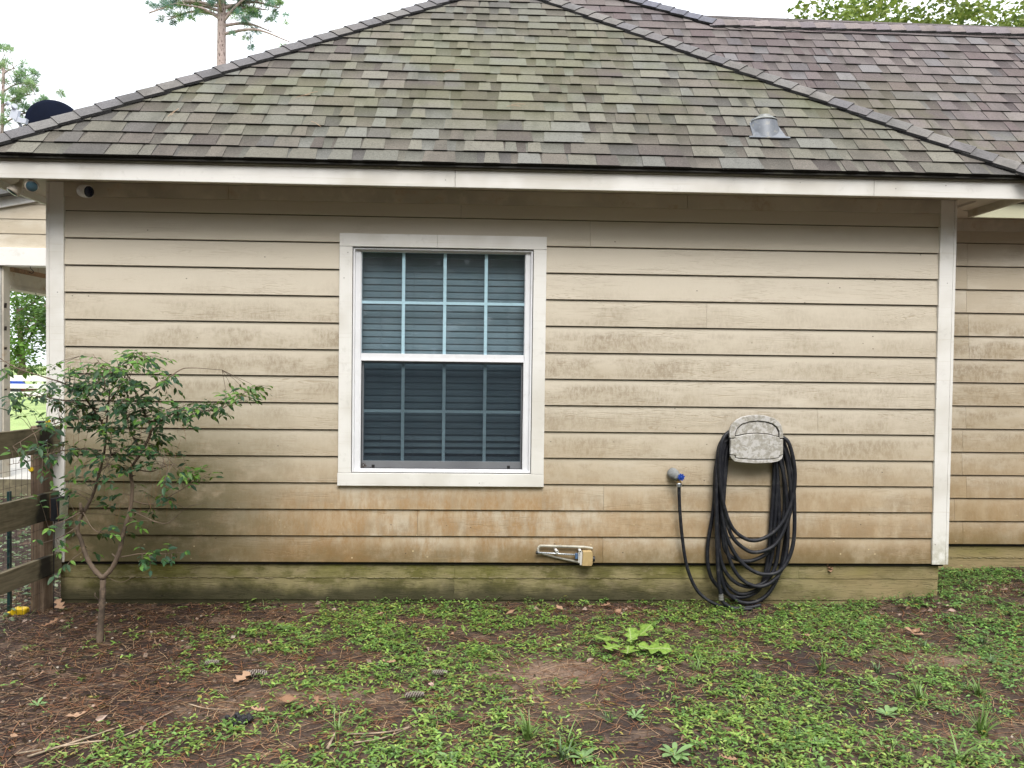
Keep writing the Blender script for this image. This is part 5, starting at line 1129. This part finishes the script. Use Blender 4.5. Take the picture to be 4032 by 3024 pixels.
# tangled leaf litter heaps against the wall
hx, hy = scatter(9000, lambda x, y: 1.0*gauss(x, y, .80, -.10, .40, .07) + .9*gauss(x, y, 2.75, -.22, .22, .10) + .5*gauss(x, y, -2.6, -.2, .25, .2) + .5*gauss(x, y, 3.85, .15, .35, .12) + .012)
n = len(hx); D = rdir(n, -.3, .4); Nq = rdir(n, .0, 1); L = rng.uniform(.022, .05, n)
V, F, ow = leaf_geo(np.stack([hx, hy, gz(hx, hy)+rng.uniform(.002, .02, n)], 1), D, Nq, L, L*.55, .3, .35)
T = tones(n, None, .3, [(.34,.22,.18), (.45,.32,.27), (.22,.13,.095), (.52,.39,.33), (.15,.085,.06)])
tag(mesh_np('leaf_litter', V, F, LEAF, None, tone=T[ow]), 'small dry brown leaf litter heaped against the wall', 'leaf litter', kind='stuff')

def where(x, y):
    u = (x+.088)/(y+5.175) - .037          # bearing from the wall's middle
    col = [(-.52, 'at the far left'), (-.40, 'in front of the small tree'), (-.28, 'right of the small tree'), (-.17, 'left of the window'), (-.06, 'under the window left half'), (.03, 'under the window right half'), (.13, 'below the sprinkler'), (.24, 'below the blue faucet'), (.36, 'below the hose coils'), (.47, 'right of the hose coils'), (.56, 'below the corner board'), (9, 'at the far right')]
    row = [(-1.9, 'at the bottom edge'), (-1.62, 'near the front'), (-1.3, 'in the front half'), (-.95, 'midway to the wall'), (-.55, 'a step from the wall'), (-.3, 'near the wall'), (9, 'hard against the wall')]
    return next(r for t, r in row if y < t) + ' ' + next(c for t, c in col if u < t)
# larger single fallen leaves
q = random.Random(31)
dl = NT('dry_leaf_brown'); a = dl.noise(40, 4, .6); oi = dl.n('ObjectInfo').outputs['Random']
c = dl.mix((.36,.23,.15), (.24,.135,.08), oi); c = dl.mix(c, dl.mix(c, (.10,.05,.03), .6), dl.step(a, .5, .72)); dl.bsdf(c, .75, dl.bump(a, .4, .003), spec=.25)
def oak_leaf_mesh(name, seed, mat, lob=3, L=1.0, W=.55, curl=.25):
    q = random.Random(seed); m = MB(); ns = 14; rows = []
    for i in range(ns+1):
        t = i/ns; env = math.sin(PI*min(1, t*.98+.02))**.6*(.55+.6*t if t < .7 else 1.0-.3*(t-.7)); w_ = W*.5*env*(.62+.38*math.cos(2*PI*lob*t+PI)) + .006
        if t < .08: w_ = .012
        zc = curl*L*(t-.4)**2 + .02*math.sin(t*9+seed); cx_ = .06*math.sin(t*3+seed)*L
        rows.append([(t*L, cx_+w_*sgn, zc + abs(sgn)*curl*w_*(.9+.3*math.sin(t*7+sgn))) for sgn in (-1, -.5, 0, .5, 1)])
    vs = [p for r in rows for p in r]; fs = [(i*5+j, i*5+j+1, (i+1)*5+j+1, (i+1)*5+j) for i in range(ns) for j in range(4)]
    m.add(vs, fs); o = m.build(name, mat, None, smooth=True); sd2 = o.modifiers.new('thick', 'SOLIDIFY'); sd2.thickness = .012; return o
protos = [oak_leaf_mesh('fallen_leaf', sdd, dl.m, lb, 1, w2, cu) for sdd, lb, w2, cu in ((1, 3, .62, .35), (2, 4, .55, .6), (5, 1, .55, .45))]
LVS = [(-2.76,-.16,.13,'large curled tan leaf between the fence post and the wall skirt'),(-2.73,-.49,.10,'lobed brown leaf on the mulch in front of the fence post'),(-2.12,-.60,.07,'small round brown leaf just right of the small tree base'),
 (-.76,-.26,.06,None),(-.54,-.45,.07,None),(.07,-.26,.07,None),(-1.31,-1.34,.12,'pale brown leaf left of the nearest grey pine cone'),(-1.64,-1.35,.07,None),(-.94,-1.53,.12,None),(-.88,-1.50,.11,None),(0.02,-1.32,.05,None),(.96,-.26,.07,None),(.86,-1.2,.09,None),(1.64,-.5,.06,None),
 (2.52,-.63,.11,None),(2.60,-.66,.12,None),(.9,-2.08,.07,None),(4.13,.50,.16,'orange brown leaf lying in the weeds by the set back wall'),(2.75,-.15,.06,None),(.7,-.12,.09,None),(.85,-.15,.08,None),(-1.27,-.79,.05,None),(-.62,-1.05,.08,None),(-2.08,-1.83,.06,None),(-1.87,-1.64,.09,None),(-.16,-.77,.06,None),(.45,-.2,.07,None),(-1.5,-.42,.06,None),(-.25,-.65,.05,None),(1.9,-.62,.06,None),(-2.35,-1.25,.07,None),(-1.15,-1.62,.08,None)]
for i, (x, y, s_, lb) in enumerate(LVS):
    o = protos[i] if i < 3 else protos[i % 3].copy()
    if i >= 3: COL.objects.link(o)
    o.location = (x, y, float(gz(x, y))+.018); o.scale = (s_,)*3; o.rotation_euler = (q.uniform(-.3, .3), q.uniform(-.3, .3), q.uniform(0, 6.28))
    tag(o, lb or 'dry brown leaf lying ' + where(x, y), 'dead leaf', 'dry leaves lying on the ground')

# two green fallen leaves and the pale lobed weed
gmt = NT('lobed_weed_leaf'); a = gmt.noise(16, 4, .6); X, Y, Z = gmt.xyz()[0:3]; rib = gmt.step(gmt.ma('ABSOLUTE', Y), .035, .01)
c = gmt.mix((.27,.42,.07), (.16,.29,.05), gmt.step(a, .4, .65)); c = gmt.mix(c, (.36,.46,.18), rib)
p = gmt.n('BsdfPrincipled'); gmt.set(p.inputs['Base Color'], c); p.inputs['Roughness'].default_value = .5; gmt.set(p.inputs['Normal'], gmt.bump(a, .5, .01)); t_ = gmt.n('BsdfTranslucent'); gmt.set(t_.inputs[0], c); mx = gmt.n('MixShader'); mx.inputs[0].default_value = .3
gmt.t.links.new(p.outputs[0], mx.inputs[1]); gmt.t.links.new(t_.outputs[0], mx.inputs[2]); gmt.t.links.new(mx.outputs[0], gmt.o.inputs[0])
wd = thing('lobed_weed', 'pale green weed with broad wavy lobed leaves flat on the bare soil', 'weed', (.76, -.86, -.29))
for i, (dx, dy, rz, L, ry) in enumerate(((-.04,.04, 2.9,.19,-.15),(.0,.05,.6,.25,-.25),(-.01,-.02,4.5,.19,-.08),(.03,-.02,5.85,.25,-.05),(.02,.03,1.5,.16,-.35),(-.05,.0,3.9,.17,-.1))):
    o = oak_leaf_mesh('weed_leaf', 11+i, gmt.m, 3, 1, .85, .12); o.scale = (L*.86, L*.86, L*.86); o.rotation_euler = (q.uniform(-.2, .2), ry, rz); o.location = (dx, dy, .035); o.parent = wd
gl2 = oak_leaf_mesh('green_leaf', 44, gmt.m, 2, 1, .7, .35); gl2.scale = (.085,)*3; gl2.rotation_euler = (.7, -.5, 2.0); gl2.location = (-.17, -.74, -.245); tag(gl2, 'single pale green fallen leaf standing among the weeds below the window', 'green leaf')

# grass tufts
gb = simple('grass_blade', (.13, .22, .05), .5, .25, 20, .2); gb2 = simple('grass_blade_dull', (.10, .17, .07), .55, .25, 20, .2)
def tuft_mesh(seed, n, L, mat, spread=.9):
    q = random.Random(seed); m = MB()
    for i in range(n):
        a = q.uniform(0, 2*PI); l = L*q.uniform(.5, 1.15); o = Vector((q.gauss(0, .010), q.gauss(0, .010), 0)); ou = q.uniform(.15, spread); w_ = q.uniform(.0022, .0042); h = Vector((math.cos(a), math.sin(a), 0)); s = Vector((-h.y, h.x, 0)); L_, R_ = [], []
        for j in range(7):
            t = j/6; p = o + h*l*ou*t*(.35+.65*t) + Vector((0, 0, l*(1-ou*.35)*t*(1-.42*t*ou))); ww = w_*(1-t**2.2)+.0003; L_.append(p-s*ww); R_.append(p+s*ww)
        b = len(m.v); m.add([v for pr in zip(L_, R_) for v in pr], [(2*j, 2*j+1, 2*j+3, 2*j+2) for j in range(6)])
    return m.build('grass_tuft', mat, None, smooth=True)
tp_ = [tuft_mesh(1, 34, .15, gb), tuft_mesh(2, 22, .12, gb2), tuft_mesh(3, 14, .17, gb)]
TF = [(1.74,-1.17,0,.95,'upright grass tuft in the middle of the dark bare soil right of the hose'),(2.03,-1.17,1,.75,'thin grass tuft right of the larger tuft on dark soil'),(.29,-1.97,2,1.0,'long bladed grass tuft at the bottom edge below the bare tan patch'),
      (2.07,-1.52,0,.85,None),(2.40,-1.46,0,.85,None),(2.15,-1.87,0,1.15,None),(1.31,-1.89,1,.6,None),(1.08,-1.13,2,.75,None),(.12,-1.9,0,1.1,None),(1.9,-2.11,2,1.3,None),(1.63,-2.05,2,.9,None),(.25,-2.07,1,1.0,None),(2.49,-.84,1,.8,None),(-.71,-1.8,2,.8,None),(2.75,-1.05,1,.7,None),(2.45,-1.9,2,1.0,None),(1.35,-1.3,1,.6,None),(2.9,-.75,1,.7,None),(.5,-1.75,1,.6,None),(2.2,-2.1,0,.9,None)]
for i, (x, y, k_i, s_, lb) in enumerate(TF):
    o = tp_[i] if i < 3 else tp_[k_i].copy()
    if i >= 3: COL.objects.link(o)
    o.location = (x, y, float(gz(x, y))-.004); o.scale = (s_,)*3; o.rotation_euler = (0, 0, q.uniform(0, 6)); tag(o, lb or 'grass tuft growing ' + where(x, y), 'grass tuft', 'grass tufts in the yard')
# rosette weeds
rmat = simple('rosette_leaf', (.15, .25, .09), .5, .2, 20, .2)
def rosette(seed, n, L):
    q = random.Random(seed); m = MB()
    for i in range(n):
        a = i*2.4 + q.uniform(-.2, .2); l = L*q.uniform(.6, 1.1); h = Vector((math.cos(a), math.sin(a), 0)); s = Vector((-h.y, h.x, 0)); el = q.uniform(.2, .8); rows = []
        for j in range(7):
            t = j/6; p = h*l*t*math.cos(el*(1-t*.5)) + Vector((0, 0, l*t*math.sin(el)*(1-.4*t)+.004)); ww = l*.17*(math.sin(PI*min(1, t*.9+.05)))**.8*(.4+.9*t) if j < 6 else .001; rows += [p-s*ww+Vector((0, 0, ww*.3)), p, p+s*ww+Vector((0, 0, ww*.3))]
        m.add(rows, [(3*j+c, 3*j+c+1, 3*j+c+4, 3*j+c+3) for j in range(6) for c in range(2)])
    return m.build('rosette_weed', rmat, None, smooth=True)
rp2 = [rosette(1, 12, .085), rosette(2, 9, .10)]
for i, (x, y, s_, lb) in enumerate(((.34,-2.07,.8,'broad leaved green weed rosette at the bottom edge beside a grass tuft'),(.72,-2.06,.9,'grey green weed rosette at the bottom edge below the dark soil'),(-.21,-2.07,.7,None),(1.82,-1.68,.7,None),(1.37,-1.96,.6,None),(.63,-1.69,.6,None),(-1.28,-.50,.7,None),(-2.17,-1.51,.5,None))):
    o = rp2[i] if i < 2 else rp2[i % 2].copy()
    if i >= 2: COL.objects.link(o)
    o.location = (x, y, float(gz(x, y))); o.scale = (s_,)*3; o.rotation_euler = (0, 0, q.uniform(0, 6)); tag(o, lb or 'broad leaved weed ' + where(x, y), 'weed', 'rosette weeds in the yard')
# pine cones
cmn = NT('pine_cone_scale'); a = cmn.attr('tone'); cmn.bsdf(a, .8, cmn.bump(cmn.noise(300, 3, .6), .4, .001)); conem = None
def cone_mesh():
    m = MB(); n = 80; L = .095
    m.cur = (.06, .04, .03); m.lathe([(.003, -.045), (.010, -.03), (.012, 0), (.009, .028), (.003, .045)], (0, 0, 0), (1, 0, 0), 12)
    for i in range(n):
        t = i/n; x = -L/2 + t*L; rad = .0125*math.sin(PI*(t*.86+.12))**.7; a = i*2.39996; h = Vector((0, math.cos(a), math.sin(a))); s = Vector((0, -math.sin(a), math.cos(a))); c = Vector((x, 0, 0)) + h*rad; f = Vector((.55, 0, 0)) + h*.8; f.normalize()
        w_ = .0062; m.cur = (.16, .13, .105); m.add([c - h*.008 - s*w_*.6, c - h*.008 + s*w_*.6, c + f*.006 + s*w_, c + f*.006 - s*w_, c + f*.009], [(0,1,2,3)]); m.cur = (.32, .285, .25)
        m.add([c+f*.006-s*w_, c+f*.006+s*w_, c+f*.0085+s*w_*.5, c+f*.0085-s*w_*.5, c+f*.006-s*w_+Vector((-.0025,0,0)), c+f*.006+s*w_+Vector((-.0025,0,0))], [(0,1,2,3),(4,5,1,0)])
    return m.build('pine_cone', cmn.m, None)
cp = cone_mesh()
for i, (x, y, rz, s_, lb) in enumerate(((-1.238,-1.215,.1,1.15,'pale grey pine cone lying in the weeds beside a dry leaf'),(-.30,-1.20,.2,.85,'pine cone under the window, partly covered by weeds and needles'),(-.405,-1.47,.15,.95,'pine cone in the weeds nearest the bottom of the photo, left of the tan soil'),(-1.51,-1.08,.3,.75,'small brown pine cone at the edge of the mulch'))):
    o = cp if i == 0 else cp.copy()
    if i: COL.objects.link(o)
    o.location = (x, y, float(gz(x, y))+.024); o.rotation_euler = (q.uniform(0, 3), q.uniform(-.1, .1), rz); o.scale = (s_,)*3; tag(o, lb, 'pine cone', 'pine cones on the ground')
# sticks
stm = simple('bleached_twig', (.40, .31, .22), .8, .25, 50, .5, dirt=(.18, .12, .08))
for (P, r, lb) in (([(-1.92,-2.02),(-1.74,-1.88),(-1.66,-1.74)],.005,'long pale stick on the mulch at the lower left'),([(-1.98,-1.99),(-1.75,-1.93),(-1.62,-1.86),(-1.5,-1.62)],.004,'forked tan stick crossing the pine needles at the lower left'),
                   ([(-.66,-1.86),(-.52,-1.86),(-.42,-1.79),(-.37,-1.72)],.0042,'thin white curved twig in the weeds below the pine cone'),([(-.62,-1.93),(-.50,-1.90),(-.38,-1.76)],.0035,'second white twig lying just in front of the curved one'),
                   ([(.03,-1.50),(.20,-1.50)],.003,'short pale twig on the bare soil'),([(-.72,-1.98),(-.71,-1.86)],.007,'stubby white bark piece among the weeds'),([(-1.45,-1.55),(-1.33,-1.62),(-1.2,-1.60)],.003,'thin brown twig near the bare dark patch at the left')):
    m = MB(); C = crom([(x, y, float(gz(x, y))+.010+.006*math.sin(i*2)) for i, (x, y) in enumerate(P)], 5); m.tube(C, [r*(1-.5*i/len(C)) for i in range(len(C))], 7); tag(m.build('stick', stm, None, smooth=True), lb, 'stick', 'sticks on the ground')
# charred lump and the little dead leaf stuck on the skirt
m = MB(); q = random.Random(4)
for i in range(26):
    c = Vector((-1.16+q.gauss(0, .035), -1.72+q.gauss(0, .018), -.285+q.uniform(0, .02))); m.lathe([(.004, 0), (.012, .006), (.010, .016), (.003, .022)], c, (q.uniform(-1, 1), q.uniform(-1, 1), q.uniform(.1, 1)), 7)
tag(m.build('bark_lump', simple('charred_bark', (.014, .014, .018), .7, .5, 60, .8), None), 'charred black bark lump lying in the weeds', 'bark')
m = MB()
for dx, dz, s_ in ((0, 0, .012), (.012, -.022, .02), (-.010, .018, .010), (.018, -.005, .014)):
    m.add([(2.305+dx-s_, .010, -.028+dz), (2.305+dx, -.004, -.028+dz-s_*.6), (2.305+dx+s_, .008, -.028+dz+s_*.3), (2.305+dx, -.006, -.028+dz+s_*.7)], [(0,1,2),(0,2,3)])
tag(m.build('dead_vine_scrap', dl.m, None), 'crumpled brown dead vine scrap stuck on the skirt board right of the hose', 'dead vine')
# loose needles on the roof and hanging from the fascia
m = MB(); q = random.Random(6)
for (x, yh, a_) in ((-1.35,.55,.5),(-1.30,.58,.65),(-.36,.86,.15),(-.33,.88,.25),(-2.15,.35,1.2),(-2.14,.36,1.35),(-1.2,.28,2.4),(-2.2,1.0,.3),(.1,.5,.05),(.13,.52,.15)):
    l = .10; d = Vector((math.cos(a_), math.sin(a_)*.7, math.sin(a_)*.7)); o = Vector((x, -.347+yh, EZ+yh+.030)); m.tube([o-d*l*.5, o+Vector((0, -.004, .004)), o+d*l*.5], .0014, 4)
tag(m.build('roof_needles', simple('tan_needle', (.42, .27, .17), .7), None), 'loose tan pine needles lying on the shingles', 'pine needles', kind='stuff')

# two of a kind in the same spot are told apart by size
by = {}
for o in COL.objects:
    if o.parent is None and 'label' in o and 'group' in o and o['group'] in ('grass tufts in the yard', 'rosette weeds in the yard', 'dry leaves lying on the ground'): by.setdefault(o['label'], []).append(o)
for lb, os_ in by.items():
    if len(os_) == 2:
        a, b = sorted(os_, key=lambda o: -o.scale[0])
        if b.scale[0] > a.scale[0]*.8: b.scale = tuple(v*.75*a.scale[0]/b.scale[0] for v in b.scale)
        a['label'] = 'larger ' + lb; b['label'] = 'smaller ' + lb
